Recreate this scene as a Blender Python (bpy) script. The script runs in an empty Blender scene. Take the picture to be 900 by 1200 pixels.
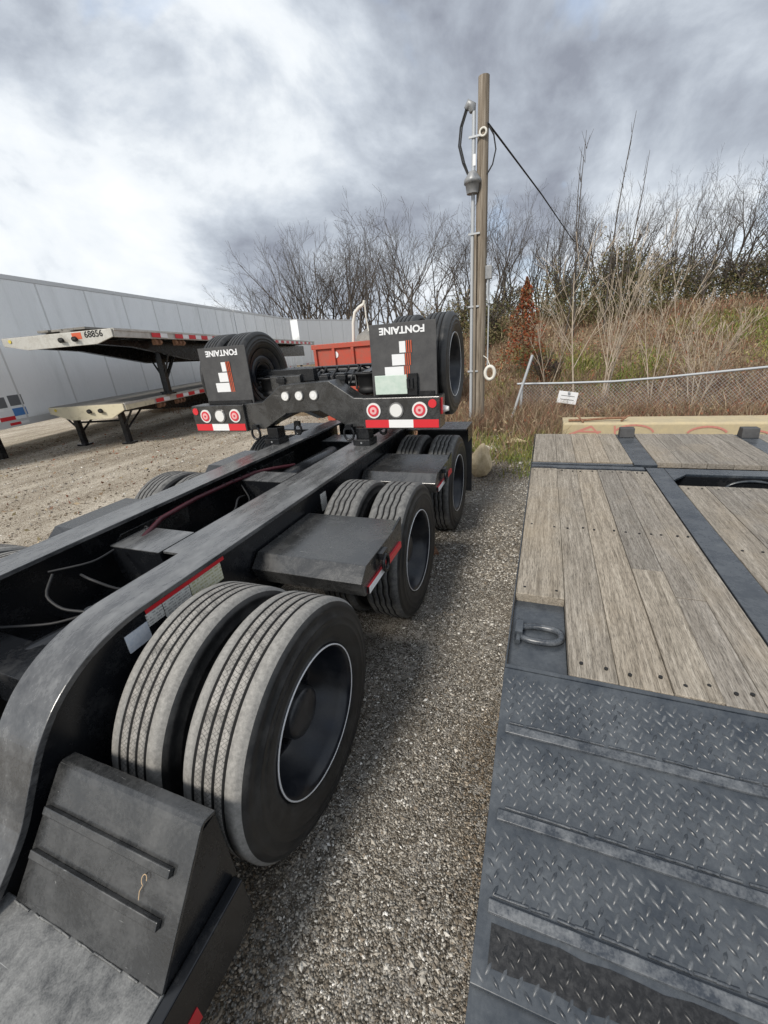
import bpy, bmesh, math, random
import numpy as np
from mathutils import Vector, Matrix
random.seed(7); rng = np.random.default_rng(7)
SC = bpy.context.scene
COL = SC.collection
R = math.radians

# ------------------------------------------------------------------ camera
CF, CH, CP, CR, CY = 471.7, 1.90, .3972, .0818, -.3891
_fwd = Vector((math.sin(CY)*math.cos(CP), math.cos(CY)*math.cos(CP), -math.sin(CP)))
_rt = Vector((math.cos(CY), -math.sin(CY), 0)); _dn = -_rt.cross(_fwd)
_r2 = _rt*math.cos(CR)+_dn*math.sin(CR); _d2 = -_rt*math.sin(CR)+_dn*math.cos(CR)
cam = bpy.data.cameras.new('camera'); camo = bpy.data.objects.new('camera', cam); COL.objects.link(camo)
camo.matrix_world = Matrix.Translation((0, 0, CH)) @ Matrix((_r2, -_d2, -_fwd)).transposed().to_4x4()
cam.sensor_fit = 'HORIZONTAL'; cam.sensor_width = 36; cam.lens = CF/900*36
cam.clip_start = .02; cam.clip_end = 2000
SC.camera = camo
def ray(px, py): return _r2*(px-450)+_d2*(py-600)+_fwd*CF          # photo pixel -> direction
def at_y(px, py, Y): r = ray(px, py); return Vector((0, 0, CH))+r*(Y/r.y)
def at_z(px, py, Z): r = ray(px, py); return Vector((0, 0, CH))+r*((Z-CH)/r.z)

# ------------------------------------------------------------------ world + sun
SUN_EL = R(43)       # sun stands behind and left of the camera
W = bpy.data.worlds.new('World'); SC.world = W; W.use_nodes = True
nt = W.node_tree; nt.nodes.clear()
def N(t, ty, **k):
    n = t.nodes.new(ty)
    for a, v in k.items(): setattr(n, a, v)
    return n
def L(t, a, b): t.links.new(a, b)
def ramp(t, fac, stops, interp='LINEAR'):
    n = N(t, 'ShaderNodeValToRGB'); n.color_ramp.interpolation = interp
    e = n.color_ramp.elements
    while len(e) > 1: e.remove(e[-1])
    e[0].position = stops[0][0]; c = stops[0][1]; e[0].color = (*c, 1) if len(c) == 3 else c
    for p, c in stops[1:]:
        x = e.new(p); x.color = (*c, 1) if len(c) == 3 else c
    if fac is not None: L(t, fac, n.inputs[0])
    return n.outputs[0]
def g(v): return (v, v, v)
def mixc(t, fac, a, b, mode='MIX'):
    n = N(t, 'ShaderNodeMix', data_type='RGBA', blend_type=mode)
    for s, v in ((0, fac), (6, a), (7, b)):
        if hasattr(v, 'is_linked') or hasattr(v, 'links'): L(t, v, n.inputs[s])
        elif isinstance(v, (int, float)): n.inputs[s].default_value = v
        else: n.inputs[s].default_value = (*v, 1)
    return n.outputs[2]
def math_(t, op, a, b=0.0, clamp=False):
    n = N(t, 'ShaderNodeMath', operation=op, use_clamp=clamp)
    for i, v in enumerate((a, b)):
        if isinstance(v, (int, float)): n.inputs[i].default_value = v
        else: L(t, v, n.inputs[i])
    return n.outputs[0]
def noise(t, vec, scale, detail=6, rough=.55, dist=0.0):
    n = N(t, 'ShaderNodeTexNoise'); n.inputs['Scale'].default_value = scale; n.inputs['Detail'].default_value = detail
    n.inputs['Roughness'].default_value = rough; n.inputs['Distortion'].default_value = dist
    if vec is not None: L(t, vec, n.inputs['Vector'])
    return n.outputs['Fac']
SKX = 6.2
sky = N(nt, 'ShaderNodeTexSky', sky_type='NISHITA'); sky.sun_disc = False
sky.sun_elevation = SUN_EL; sky.sun_rotation = math.atan2(-.28, -.95)   # measured from +Y
tc = N(nt, 'ShaderNodeTexCoord'); sp = N(nt, 'ShaderNodeSeparateXYZ'); L(nt, tc.outputs['Generated'], sp.inputs[0])
zz = math_(nt, 'ADD', math_(nt, 'MAXIMUM', sp.outputs[2], 0.0), .48)
cb = N(nt, 'ShaderNodeCombineXYZ'); L(nt, math_(nt, 'DIVIDE', sp.outputs[0], zz), cb.inputs[0]); L(nt, math_(nt, 'DIVIDE', sp.outputs[1], zz), cb.inputs[1])
cb.inputs[2].default_value = 8.8
sm_ = N(nt, 'ShaderNodeMapping'); L(nt, tc.outputs['Generated'], sm_.inputs[0]); sm_.inputs['Scale'].default_value = (1.0, 1.0, 1.5); sm_.inputs['Location'].default_value = (SKX, 2.3, 5.0)
n1 = noise(nt, sm_.outputs[0], 2.9, 10, .57, .25)               # puffs
n2 = noise(nt, cb.outputs[0], .8, 4, .5, .2)                    # broad layers
nmix = math_(nt, 'ADD', math_(nt, 'MULTIPLY', n1, .58), math_(nt, 'MULTIPLY', n2, .42))
low = math_(nt, 'SUBTRACT', 1.0, math_(nt, 'MINIMUM', math_(nt, 'MULTIPLY', math_(nt, 'ABSOLUTE', sp.outputs[2]), 2.6), 1.0))   # cloud decks look paler towards the horizon, all round
nmix = math_(nt, 'ADD', nmix, math_(nt, 'MULTIPLY', low, .045))
cloud = ramp(nt, nmix, [(.39, (1.65, 1.8, 2.15)), (.45, (2.5, 2.75, 3.15)), (.50, (3.5, 3.8, 4.2)), (.55, (4.8, 5.05, 5.3)), (.63, (5.6, 5.72, 5.75))])
n3 = noise(nt, sm_.outputs[0], 1.7, 6, .55, .3)
gap = ramp(nt, n3, [(.575, g(0)), (.66, g(.8))])
fin = mixc(nt, gap, cloud, mixc(nt, .4, sky.outputs[0], (3.6, 4.6, 6.3)))
bg = N(nt, 'ShaderNodeBackground'); L(nt, fin, bg.inputs[0]); bg.inputs[1].default_value = .1
wo = N(nt, 'ShaderNodeOutputWorld'); L(nt, bg.outputs[0], wo.inputs[0])
sun = bpy.data.lights.new('sun', 'SUN'); sun.energy = 1.9; sun.angle = R(13); sun.color = (1, .94, .85)
suno = bpy.data.objects.new('sun', sun); COL.objects.link(suno)
_s = Vector((-.28, -.95, 0)).normalized()*math.cos(SUN_EL)+Vector((0, 0, math.sin(SUN_EL)))
suno.rotation_euler = _s.to_track_quat('Z', 'Y').to_euler(); suno.location = _s*50
SC.view_settings.view_transform = 'Standard'; SC.view_settings.look = 'None'
SC.view_settings.exposure = 0.9; SC.view_settings.gamma = 1

# ------------------------------------------------------------------ materials
def mat(name, base, rough=.5, metal=0.0, spec=.5, build=None):
    m = bpy.data.materials.new(name); m.use_nodes = True; t = m.node_tree
    b = t.nodes['Principled BSDF']; b.inputs['Base Color'].default_value = (*base, 1)
    b.inputs['Roughness'].default_value = rough; b.inputs['Metallic'].default_value = metal
    b.inputs['Specular IOR Level'].default_value = spec
    if build: build(t, b)
    return m
def ocoord(t, scale=(1, 1, 1), which='Object'):
    c = N(t, 'ShaderNodeTexCoord'); m = N(t, 'ShaderNodeMapping'); L(t, c.outputs[which], m.inputs[0]); m.inputs['Scale'].default_value = scale
    return m.outputs[0]
def wcoord(t, scale=(1, 1, 1)):
    c = N(t, 'ShaderNodeNewGeometry'); m = N(t, 'ShaderNodeMapping'); L(t, c.outputs['Position'], m.inputs[0]); m.inputs['Scale'].default_value = scale
    return m.outputs[0]
def bump(t, b, h, strength=.3, dist=.01):
    n = N(t, 'ShaderNodeBump'); n.inputs['Strength'].default_value = strength; n.inputs['Distance'].default_value = dist
    L(t, h, n.inputs['Height']); L(t, n.outputs[0], b.inputs['Normal'])
def dusty(dark, dust, lo=.45, hi=.75, sc=6, r0=.32, r1=.6, stretch=(1, 1, 1), top=.0):
    def f(t, b):
        v = wcoord(t, stretch)
        n = noise(t, v, sc, 9, .68); n_f = noise(t, v, sc*9, 4, .6)
        m = math_(t, 'ADD', math_(t, 'MULTIPLY', n, .75), math_(t, 'MULTIPLY', n_f, .25))
        fac = ramp(t, m, [(lo, g(0)), (hi, g(1))])
        if top:      # upward faces paler: settled dust plus sky sheen put into the colour
            ge = N(t, 'ShaderNodeNewGeometry'); s = N(t, 'ShaderNodeSeparateXYZ'); L(t, ge.outputs['True Normal'], s.inputs[0])
            up = math_(t, 'MULTIPLY', math_(t, 'MAXIMUM', s.outputs[2], 0.0), top)
            fac2 = math_(t, 'MULTIPLY', up, ramp(t, m, [(lo-.06, g(.12)), ((lo+hi)/2-.02, g(.5)), (hi-.04, g(1))]))
            fac = math_(t, 'MAXIMUM', math_(t, 'MULTIPLY', fac, .5), fac2)
        L(t, mixc(t, fac, dark, dust), b.inputs['Base Color'])
        rr = N(t, 'ShaderNodeMapRange'); L(t, fac, rr.inputs[0]); rr.inputs[3].default_value = r0; rr.inputs[4].default_value = r1
        L(t, rr.outputs[0], b.inputs['Roughness'])
        bump(t, b, n_f, .06, .004)
    return f
M = {}
M['black'] = mat('black_paint', (.012, .013, .015), .35, build=dusty((.008, .009, .011), (.05, .05, .05), .52, .88, 7, .26, .5))
M['beam'] = mat('dust_sheen_black_paint', (.02, .02, .022), .4, spec=.9, build=dusty((.010, .011, .013), (.26, .262, .262), .37, .72, 9, .20, .42, (1.5, .45, 1.5), top=.8))  # pale tops mix dust with a painted sky sheen
def scuffed(dark, dust, r0, r1, amt, lo=.46, hi=.72, sc=5):
    def f(t, b):
        v = wcoord(t); n = noise(t, v, sc, 9, .7, .6); fine = noise(t, v, sc*16, 4, .65)
        c = mixc(t, ramp(t, math_(t, 'ADD', math_(t, 'MULTIPLY', n, .7), math_(t, 'MULTIPLY', fine, .3)), [(lo, g(0)), (hi, g(amt))]), dark, dust)
        for st_, th in (((3, 46, 46), .70), ((60, 4, 40), .71)):        # scratches in two directions
            l_ = noise(t, wcoord(t, st_), 1.0, 3, .7, 1.2)
            c = mixc(t, ramp(t, l_, [(th, g(0)), (th+.04, g(.55))]), c, tuple(min(1, q*1.7) for q in dust))
        L(t, c, b.inputs['Base Color'])
        rr = N(t, 'ShaderNodeMapRange'); L(t, n, rr.inputs[0]); rr.inputs[1].default_value = .3; rr.inputs[2].default_value = .7; rr.inputs[3].default_value = r0; rr.inputs[4].default_value = r1
        L(t, rr.outputs[0], b.inputs['Roughness']); bump(t, b, fine, .10, .004)
    return f
M['deck_worn'] = mat('scuffed_deck_plate', (.15, .15, .15), .45, build=scuffed((.06, .061, .062), (.30, .30, .29), .3, .55, .85, .38, .66, 13))
M['plate'] = mat('worn_black_plate', (.02, .02, .022), .4, spec=.95, build=scuffed((.018, .0185, .019), (.15, .15, .147), .16, .36, .5, .44, .78, 6))
M['tread_plate'] = mat('blue_black_tread_plate', (.03, .035, .042), .35, build=dusty((.019, .025, .034), (.155, .167, .177), .42, .74, 7, .20, .48, top=.7))
M['worn_strip'] = mat('worn_grey_steel', (.1, .1, .105), .4, build=dusty((.030, .036, .045), (.17, .18, .19), .42, .72, 16, .22, .5))
M['lug'] = mat('polished_tread_lug', (.05, .055, .062), .25, build=dusty((.024, .029, .036), (.15, .16, .17), .42, .7, 12, .30, .48))
M['pit'] = mat('black_band_plate', (.012, .012, .013), .55, build=dusty((.007, .007, .0075), (.028, .029, .031), .45, .75, 60, .3, .6))
M['steel'] = mat('grey_steel', (.28, .29, .3), .45, .3, build=dusty((.2, .21, .22), (.36, .36, .36), .4, .7, 8, .4, .6))
M['galv'] = mat('galvanised', (.42, .44, .46), .5, .2)
M['rubber'] = mat('tyre_sidewall', (.02, .02, .021), .62, build=dusty((.014, .0145, .015), (.06, .058, .055), .45, .8, 14, .42, .7))
M['groove'] = mat('tyre_groove', (.012, .012, .012), .8)
def sipes(dk, lt, zig):
    def f(t, b):
        v = ocoord(t); n = noise(t, v, 22, 8, .65); n2_ = noise(t, v, 160, 3, .6)
        base = ramp(t, math_(t, 'ADD', math_(t, 'MULTIPLY', n, .6), math_(t, 'MULTIPLY', n2_, .4)), [(.36, dk), (.62, lt)])
        # fine diagonal sipes: angle round the axle against width
        s = N(t, 'ShaderNodeSeparateXYZ'); L(t, v, s.inputs[0])
        a = N(t, 'ShaderNodeMath', operation='ARCTAN2'); L(t, s.outputs[1], a.inputs[0]); L(t, s.outputs[2], a.inputs[1])
        def fam(sg):
            q = math_(t, 'ADD', math_(t, 'MULTIPLY', a.outputs[0], zig), math_(t, 'MULTIPLY', s.outputs[0], sg*(34.0 if sg > 0 else 62.0)))
            q = math_(t, 'ADD', q, math_(t, 'MULTIPLY', n, 2.0))
            return math_(t, 'ABSOLUTE', math_(t, 'SUBTRACT', math_(t, 'FRACT', q), .5))
        ln = math_(t, 'LESS_THAN', math_(t, 'MINIMUM', fam(1), fam(-1)), .058)
        col = mixc(t, math_(t, 'MULTIPLY', ln, .78), base, (.03, .03, .03))
        L(t, col, b.inputs['Base Color']); bump(t, b, n2_, .25, .004)
    return f
M['tread_new'] = mat('dusty_rib_tread', (.2, .19, .175), .85, build=sipes((.14, .134, .124), (.37, .352, .325), 30.0))
M['shoulder'] = mat('dusty_tread_shoulder', (.2, .2, .19), .85, build=dusty((.17, .165, .155), (.31, .30, .28), .36, .64, 70, .8, .9))
M['tread_old'] = mat('grey_rib_tread', (.1, .1, .1), .85, build=dusty((.06, .06, .06), (.2, .198, .19), .36, .66, 30, .75, .9))
M['rim'] = mat('black_rim', (.008, .010, .016), .3, build=dusty((.006, .008, .013), (.035, .037, .043), .46, .8, 11, .28, .5))
M['hub'] = mat('dusty_black_hub', (.02, .02, .022), .4, build=dusty((.012, .013, .016), (.06, .06, .062), .42, .75, 16, .3, .5))
M['stripe'] = mat('white_pinstripe', (.72, .72, .72), .5)
M['rust'] = mat('rust', (.2, .09, .05), .85, build=dusty((.14, .06, .035), (.3, .17, .1), .4, .6, 30, .8, .9))
M['red'] = mat('red_reflector', (.62, .03, .04), .3)
M['white'] = mat('white_reflector', (.78, .78, .78), .35)
M['decal'] = mat('white_decal', (.75, .76, .77), .5)
M['orange'] = mat('orange_decal', (.55, .10, .04), .5)
M['lens_clear'] = mat('clear_lens', (.72, .72, .70), .18)
M['lens_red'] = mat('red_lens', (.60, .05, .07), .2)
M['lens_pink'] = mat('pink_lens', (.74, .40, .40), .2)
M['chrome'] = mat('lamp_bezel', (.35, .35, .35), .3, .8)
M['mint'] = mat('pale_green_plate', (.50, .60, .53), .5, build=dusty((.46, .57, .50), (.56, .64, .58), .4, .6, 20, .45, .6))
M['flap'] = mat('grey_mud_flap', (.05, .05, .052), .6, build=dusty((.042, .042, .044), (.085, .085, .085), .4, .75, 8, .55, .7))
M['hose_red'] = mat('maroon_hose', (.05, .006, .012), .5)
M['hose'] = mat('black_hose', (.010, .010, .011), .6)
M['silver_label'] = mat('silver_label', (.6, .64, .7), .4, .0, build=dusty((.52, .58, .66), (.70, .73, .77), .4, .6, 60, .35, .5))
def label_lines(base, ink, sc):
    def f(t, b):
        v = wcoord(t); s = N(t, 'ShaderNodeSeparateXYZ'); L(t, v, s.inputs[0])
        rows = math_(t, 'GREATER_THAN', math_(t, 'FRACT', math_(t, 'MULTIPLY', s.outputs[2], sc)), .5)
        w = math_(t, 'GREATER_THAN', noise(t, wcoord(t, (1, 160, 40)), 1.0, 2), .48)
        L(t, mixc(t, math_(t, 'MULTIPLY', math_(t, 'MULTIPLY', rows, w), .7), base, ink), b.inputs['Base Color'])
    return f
M['label_white'] = mat('printed_white_label', (.7, .7, .68), .5, build=label_lines((.66, .66, .63), (.2, .2, .2), 75))
M['label_yellow'] = mat('printed_yellow_label', (.6, .6, .45), .5, build=label_lines((.62, .62, .5), (.35, .33, .12), 60))
def wood(t, b):
    oi = N(t, 'ShaderNodeObjectInfo')
    v = wcoord(t, (60, 2.6, 60))
    off = N(t, 'ShaderNodeVectorMath', operation='ADD'); L(t, v, off.inputs[0])
    sc_ = N(t, 'ShaderNodeVectorMath', operation='SCALE'); sc_.inputs[0].default_value = (40, 31, 17); L(t, oi.outputs['Random'], sc_.inputs['Scale']); L(t, sc_.outputs[0], off.inputs[1])
    n = noise(t, off.outputs[0], 1.0, 8, .72, .4)
    fine = noise(t, wcoord(t, (260, 22, 260)), 1.0, 5, .75)
    big = noise(t, wcoord(t, (2.2, 1.3, 2)), 1.0, 4, .6)
    c = ramp(t, n, [(.30, (.118, .102, .084)), (.46, (.222, .198, .168)), (.58, (.295, .267, .231)), (.74, (.42, .388, .342))])
    dark = ramp(t, fine, [(.34, g(.38)), (.50, g(1.0)), (.66, g(1.3))])
    c = mixc(t, 1.0, c, dark, 'MULTIPLY')
    tint = ramp(t, oi.outputs['Random'], [(0, (.86, .87, .88)), (.4, (1.0, 1.0, 1.0)), (.75, (1.10, 1.08, 1.03)), (1, (1.26, 1.20, 1.10))])
    c = mixc(t, 1.0, c, tint, 'MULTIPLY')
    c = mixc(t, ramp(t, big, [(.52, g(0)), (.72, g(.35))]), c, (.36, .29, .2))
    L(t, c, b.inputs['Base Color']); 
    bump(t, b, math_(t, 'ADD', n, math_(t, 'MULTIPLY', fine, .8)), .55, .006)
M['wood'] = mat('weathered_plank', (.25, .22, .19), .85, spec=.25, build=wood)
def polewood(t, b):
    n = noise(t, wcoord(t, (30, 30, 1.2)), 1.0, 8, .7)
    L(t, ramp(t, n, [(.3, (.07, .055, .04)), (.5, (.22, .185, .145)), (.7, (.36, .32, .27))]), b.inputs['Base Color']); bump(t, b, n, .6, .01)
M['pole'] = mat('weathered_pole', (.2, .17, .14), .9, spec=.2, build=polewood)
M['van'] = mat('white_van_skin', (.8, .82, .83), .35, build=dusty((.87, .89, .90), (.66, .68, .68), .46, .80, 1.6, .25, .42, (1, 1.6, .22)))
M['van_trim'] = mat('van_trim', (.62, .63, .63), .4, .1)
M['tan'] = mat('cream_paint', (.55, .50, .36), .5, build=dusty((.58, .53, .39), (.30, .26, .18), .52, .75, 7, .45, .6))
M['alu'] = mat('dirty_aluminium', (.52, .51, .47), .45, .3, build=dusty((.55, .54, .50), (.34, .32, .28), .45, .7, 6, .4, .6))
M['deckgrey'] = mat('flatbed_deck', (.2, .19, .17), .8, build=dusty((.15, .14, .125), (.28, .265, .24), .4, .65, 6, .7, .9))
M['orange_paint'] = mat('faded_orange_paint', (.48, .09, .04), .6, build=dusty((.44, .062, .035), (.26, .10, .07), .42, .70, 6, .5, .7))
M['concrete'] = mat('tan_concrete', (.46, .39, .25), .85, build=dusty((.47, .39, .24), (.36, .31, .22), .4, .7, 7, .8, .95))
M['graffiti'] = mat('red_spray_paint', (.50, .21, .17), .9)
M['blue_sticker'] = mat('blue_sticker', (.08, .22, .5), .4)
M['grey_sticker'] = mat('grey_sticker', (.14, .15, .16), .4)
M['yellow'] = mat('yellow_crayon', (.6, .48, .08), .7)
M['twine'] = mat('tan_twine', (.5, .36, .22), .9)
M['bark'] = mat('grey_brown_bark', (.08, .07, .06), .9, spec=.2, build=dusty((.05, .043, .037), (.125, .108, .095), .35, .65, 6, .9, .9))
M['bark_pale'] = mat('pale_bark', (.38, .32, .26), .85, spec=.2, build=dusty((.34, .275, .21), (.54, .46, .37), .35, .65, 8, .85, .9))
M['hose_white'] = mat('white_plastic', (.66, .64, .58), .6)
M['limestone'] = mat('limestone', (.5, .43, .33), .9, build=dusty((.64, .52, .34), (.42, .32, .18), .42, .66, 9, .85, .95))
def attr_mat(name, rough=.85, spec=.2, trans=0.0):
    def f(t, b):
        a = N(t, 'ShaderNodeAttribute'); a.attribute_name = 'col'
        L(t, a.outputs['Color'], b.inputs['Base Color'])
        if trans:
            tr = N(t, 'ShaderNodeBsdfTranslucent'); L(t, a.outputs['Color'], tr.inputs[0]); mx = N(t, 'ShaderNodeMixShader'); mx.inputs[0].default_value = trans
            o = [n for n in t.nodes if n.type == 'OUTPUT_MATERIAL'][0]
            L(t, b.outputs[0], mx.inputs[1]); L(t, tr.outputs[0], mx.inputs[2]); L(t, mx.outputs[0], o.inputs[0])
    return mat(name, (.3, .3, .3), rough, 0, spec, f)
M['stones'] = attr_mat('gravel_stones'); M['leaves'] = attr_mat('foliage', .7, .25, .25); M['weeds'] = attr_mat('dry_weeds', .9, .1, .15)
def ground_mat(t, b):
    v = wcoord(t)
    vo = N(t, 'ShaderNodeTexVoronoi'); vo.inputs['Scale'].default_value = 130; L(t, v, vo.inputs['Vector'])
    s = N(t, 'ShaderNodeSeparateColor'); L(t, vo.outputs['Color'], s.inputs[0])
    st = ramp(t, s.outputs[0], [(0, (.10, .086, .068)), (.3, (.20, .176, .145)), (.6, (.34, .312, .268)), (.85, (.50, .475, .425)), (1, (.7, .675, .625))])
    ed = ramp(t, vo.outputs['Distance'], [(.0, g(1)), (.55, g(.55)), (.8, g(.25))])
    st = mixc(t, 1.0, st, ed, 'MULTIPLY')
    vb = N(t, 'ShaderNodeTexVoronoi'); vb.inputs['Scale'].default_value = 34; L(t, v, vb.inputs['Vector'])
    sb = N(t, 'ShaderNodeSeparateColor'); L(t, vb.outputs['Color'], sb.inputs[0])
    st = mixc(t, ramp(t, sb.outputs[1], [(.78, g(0)), (.9, g(.6))]), st, (.36, .34, .31))
    big = noise(t, v, .55, 5, .6); mid = noise(t, v, 2.6, 6, .65)
    dirt = mixc(t, mid, (.14, .114, .084), (.27, .235, .19))
    c = mixc(t, ramp(t, mid, [(.47, g(0)), (.72, g(.6))]), st, dirt)
    # left yard: pale crushed stone, tyre tracks, sunlit streaks and shadows painted in
    tr = noise(t, wcoord(t, (1.7, .45, 1)), 1.0, 8, .68)
    pale = ramp(t, math_(t, 'ADD', math_(t, 'MULTIPLY', tr, .6), math_(t, 'MULTIPLY', s.outputs[0], .4)), [(.34, (.125, .096, .066)), (.45, (.30, .252, .193)), (.58, (.52, .462, .375)), (.76, (.70, .64, .54))])
    sx = N(t, 'ShaderNodeSeparateXYZ'); L(t, v, sx.inputs[0])
    left = N(t, 'ShaderNodeMapRange'); L(t, math_(t, 'ADD', sx.outputs[0], math_(t, 'MULTIPLY', big, 1.4)), left.inputs[0]); left.inputs[1].default_value = -1.5; left.inputs[2].default_value = -3.2
    c = mixc(t, left.outputs[0], c, pale)
    fary = N(t, 'ShaderNodeMapRange'); L(t, math_(t, 'ADD', sx.outputs[1], math_(t, 'MULTIPLY', mid, 2.0)), fary.inputs[0]); fary.inputs[1].default_value = 7.2; fary.inputs[2].default_value = 8.6
    rgt = N(t, 'ShaderNodeMapRange'); L(t, sx.outputs[0], rgt.inputs[0]); rgt.inputs[1].default_value = -2.6; rgt.inputs[2].default_value = -1.6
    soil = ramp(t, mid, [(.35, (.075, .058, .04)), (.52, (.16, .125, .08)), (.62, (.13, .14, .06)), (.75, (.24, .2, .14))])
    c = mixc(t, math_(t, 'MULTIPLY', fary.outputs[0], rgt.outputs[0]), c, soil)
    L(t, c, b.inputs['Base Color'])
    h = math_(t, 'ADD', math_(t, 'MULTIPLY', vo.outputs['Distance'], -1.0), math_(t, 'MULTIPLY', mid, 1.5))
    bump(t, b, h, .8, .012)
M['ground'] = mat('gravel_ground', (.25, .23, .2), .95, spec=.15, build=ground_mat)
def hill_mat(t, b):
    v = wcoord(t); a = noise(t, v, .7, 5, .6); d = noise(t, v, 7, 7, .7)
    c = ramp(t, d, [(.3, (.10, .072, .048)), (.5, (.25, .185, .12)), (.68, (.40, .32, .21))])
    gr = ramp(t, d, [(.3, (.045, .06, .02)), (.6, (.13, .17, .05))])
    c = mixc(t, ramp(t, a, [(.60, g(0)), (.68, g(.65))]), c, gr)
    L(t, c, b.inputs['Base Color']); bump(t, b, d, 1.0, .15)
M['hill'] = mat('leafy_hillside', (.15, .11, .07), .95, spec=.1, build=hill_mat)

# ------------------------------------------------------------------ mesh builder
class MB:
    def __init__(s): s.v = []; s.f = []; s.m = []; s.sm = []
    def add(s, vs, fs, m=0, smooth=False):
        o = len(s.v); s.v += [tuple(p) for p in vs]
        for f in fs: s.f.append(tuple(i+o for i in f)); s.m.append(m); s.sm.append(smooth)
        return s
    def box(s, x0, x1, y0, y1, z0, z1, m=0, T=None):
        vs = [Vector((x, y, z)) for z in (z0, z1) for y in (y0, y1) for x in (x0, x1)]
        if T: vs = [T @ p for p in vs]
        return s.add(vs, [(0, 2, 3, 1), (4, 5, 7, 6), (0, 1, 5, 4), (2, 6, 7, 3), (0, 4, 6, 2), (1, 3, 7, 5)], m)
    def prism_x(s, poly, x0, x1, m=0):          # poly of (y,z)
        n = len(poly); vs = [(x0, y, z) for y, z in poly]+[(x1, y, z) for y, z in poly]
        fs = [tuple(range(n-1, -1, -1)), tuple(range(n, 2*n))]+[(i, (i+1) % n, n+(i+1) % n, n+i) for i in range(n)]
        return s.add(vs, fs, m)
    def prism_y(s, poly, y0, y1, m=0):          # poly of (x,z)
        n = len(poly); vs = [(x, y0, z) for x, z in poly]+[(x, y1, z) for x, z in poly]
        fs = [tuple(range(n)), tuple(range(2*n-1, n-1, -1))]+[(i, n+i, n+(i+1) % n, (i+1) % n) for i in range(n)]
        return s.add(vs, fs, m)
    def prism_z(s, poly, z0, z1, m=0):          # poly of (x,y)
        n = len(poly); vs = [(x, y, z0) for x, y in poly]+[(x, y, z1) for x, y in poly]
        fs = [tuple(range(n-1, -1, -1)), tuple(range(n, 2*n))]+[(i, (i+1) % n, n+(i+1) % n, n+i) for i in range(n)]
        return s.add(vs, fs, m)
    def strip_x(s, pts, th, x0, x1, m=0):       # bent plate: profile line (y,z), thickness th downwards
        n = len(pts); low = []
        for i, (y, z) in enumerate(pts):
            a = pts[max(i-1, 0)]; b = pts[min(i+1, n-1)]; d = Vector((b[0]-a[0], b[1]-a[1])).normalized()
            low.append((y+d.y*th, z-d.x*th))
        vs = [(x, y, z) for x in (x0, x1) for (y, z) in list(pts)+low]; q = 2*n; fs = []
        for i in range(n-1):
            fs += [(i, q+i, q+i+1, i+1), (n+i, n+i+1, q+n+i+1, q+n+i), (i, i+1, n+i+1, n+i), (q+i, q+n+i, q+n+i+1, q+i+1)]
        fs += [(0, n, q+n, q), (n-1, q+n-1, q+2*n-1, 2*n-1)]
        return s.add(vs, fs, m)
    def tube(s, pts, r, k=8, m=0, cap=True, smooth=True):
        pts = [Vector(p) for p in pts]; n = len(pts)
        rs = r if isinstance(r, (list, tuple)) else [r]*n
        ref = Vector((0, 0, 1)) if abs((pts[-1]-pts[0]).normalized().z) < .9 else Vector((1, 0, 0)); vs = []
        for i, p in enumerate(pts):
            d = (pts[min(i+1, n-1)]-pts[max(i-1, 0)]).normalized(); u = d.cross(ref).normalized(); w = u.cross(d)
            vs += [p+(u*math.cos(a)+w*math.sin(a))*rs[i] for a in [2*math.pi*j/k for j in range(k)]]
        fs = [(i*k+j, i*k+(j+1) % k, (i+1)*k+(j+1) % k, (i+1)*k+j) for i in range(n-1) for j in range(k)]
        s.add(vs, fs, m, smooth)
        if cap: s.add(vs[:k], [tuple(range(k-1, -1, -1))], m); s.add(vs[-k:], [tuple(range(k))], m)
        return s
    def lathe_x(s, prof, seg, mats=None, c=(0, 0, 0), wob=None, smooth=True):   # prof of (x,r)
        n = len(prof); vs = []
        for j in range(seg):
            a = 2*math.pi*j/seg
            for i, (x, r) in enumerate(prof):
                dx = wob(i, a) if wob else 0
                vs.append((c[0]+x+dx, c[1]+r*math.sin(a), c[2]+r*math.cos(a)))
        o = len(s.v); s.v += vs
        for i in range(n-1):
            for j in range(seg):
                k = (j+1) % seg
                s.f.append((o+j*n+i, o+j*n+i+1, o+k*n+i+1, o+k*n+i)); s.m.append(mats[i] if mats else 0); s.sm.append(smooth)
        return s
    def disc(s, c, nrm, r, m=0, k=20, th=.004):
        c = Vector(c); nrm = Vector(nrm).normalized()
        return s.tube([c, c+nrm*th], r, k, m, True, False)
    def torus(s, c, u, w, R1, r, k=16, q=6, m=0, ax=1.0):
        c = Vector(c); u = Vector(u).normalized(); w = Vector(w).normalized(); nn = u.cross(w); vs = []
        for i in range(k):
            a = 2*math.pi*i/k; d = u*math.cos(a)+w*math.sin(a)*ax; dd = d.normalized()
            for j in range(q):
                b = 2*math.pi*j/q; vs.append(c+d*R1+dd*math.cos(b)*r+nn*math.sin(b)*r)
        fs = [(i*q+j, ((i+1) % k)*q+j, ((i+1) % k)*q+(j+1) % q, i*q+(j+1) % q) for i in range(k) for j in range(q)]
        return s.add(vs, fs, m, True)
    def mesh(s, name, mats):
        me = bpy.data.meshes.new(name); me.from_pydata(s.v, [], s.f)
        for x in (mats if isinstance(mats, (list, tuple)) else [mats]): me.materials.append(M[x])
        me.polygons.foreach_set('material_index', s.m); me.polygons.foreach_set('use_smooth', s.sm)
        bm = bmesh.new(); bm.from_mesh(me); bmesh.ops.recalc_face_normals(bm, faces=bm.faces); bm.to_mesh(me); bm.free()
        return me
    def build(s, name, mats, parent=None, bevel=0.0, kind=None, T=None):
        return link(name, s.mesh(name, mats), parent, bevel, kind, T)
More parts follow.
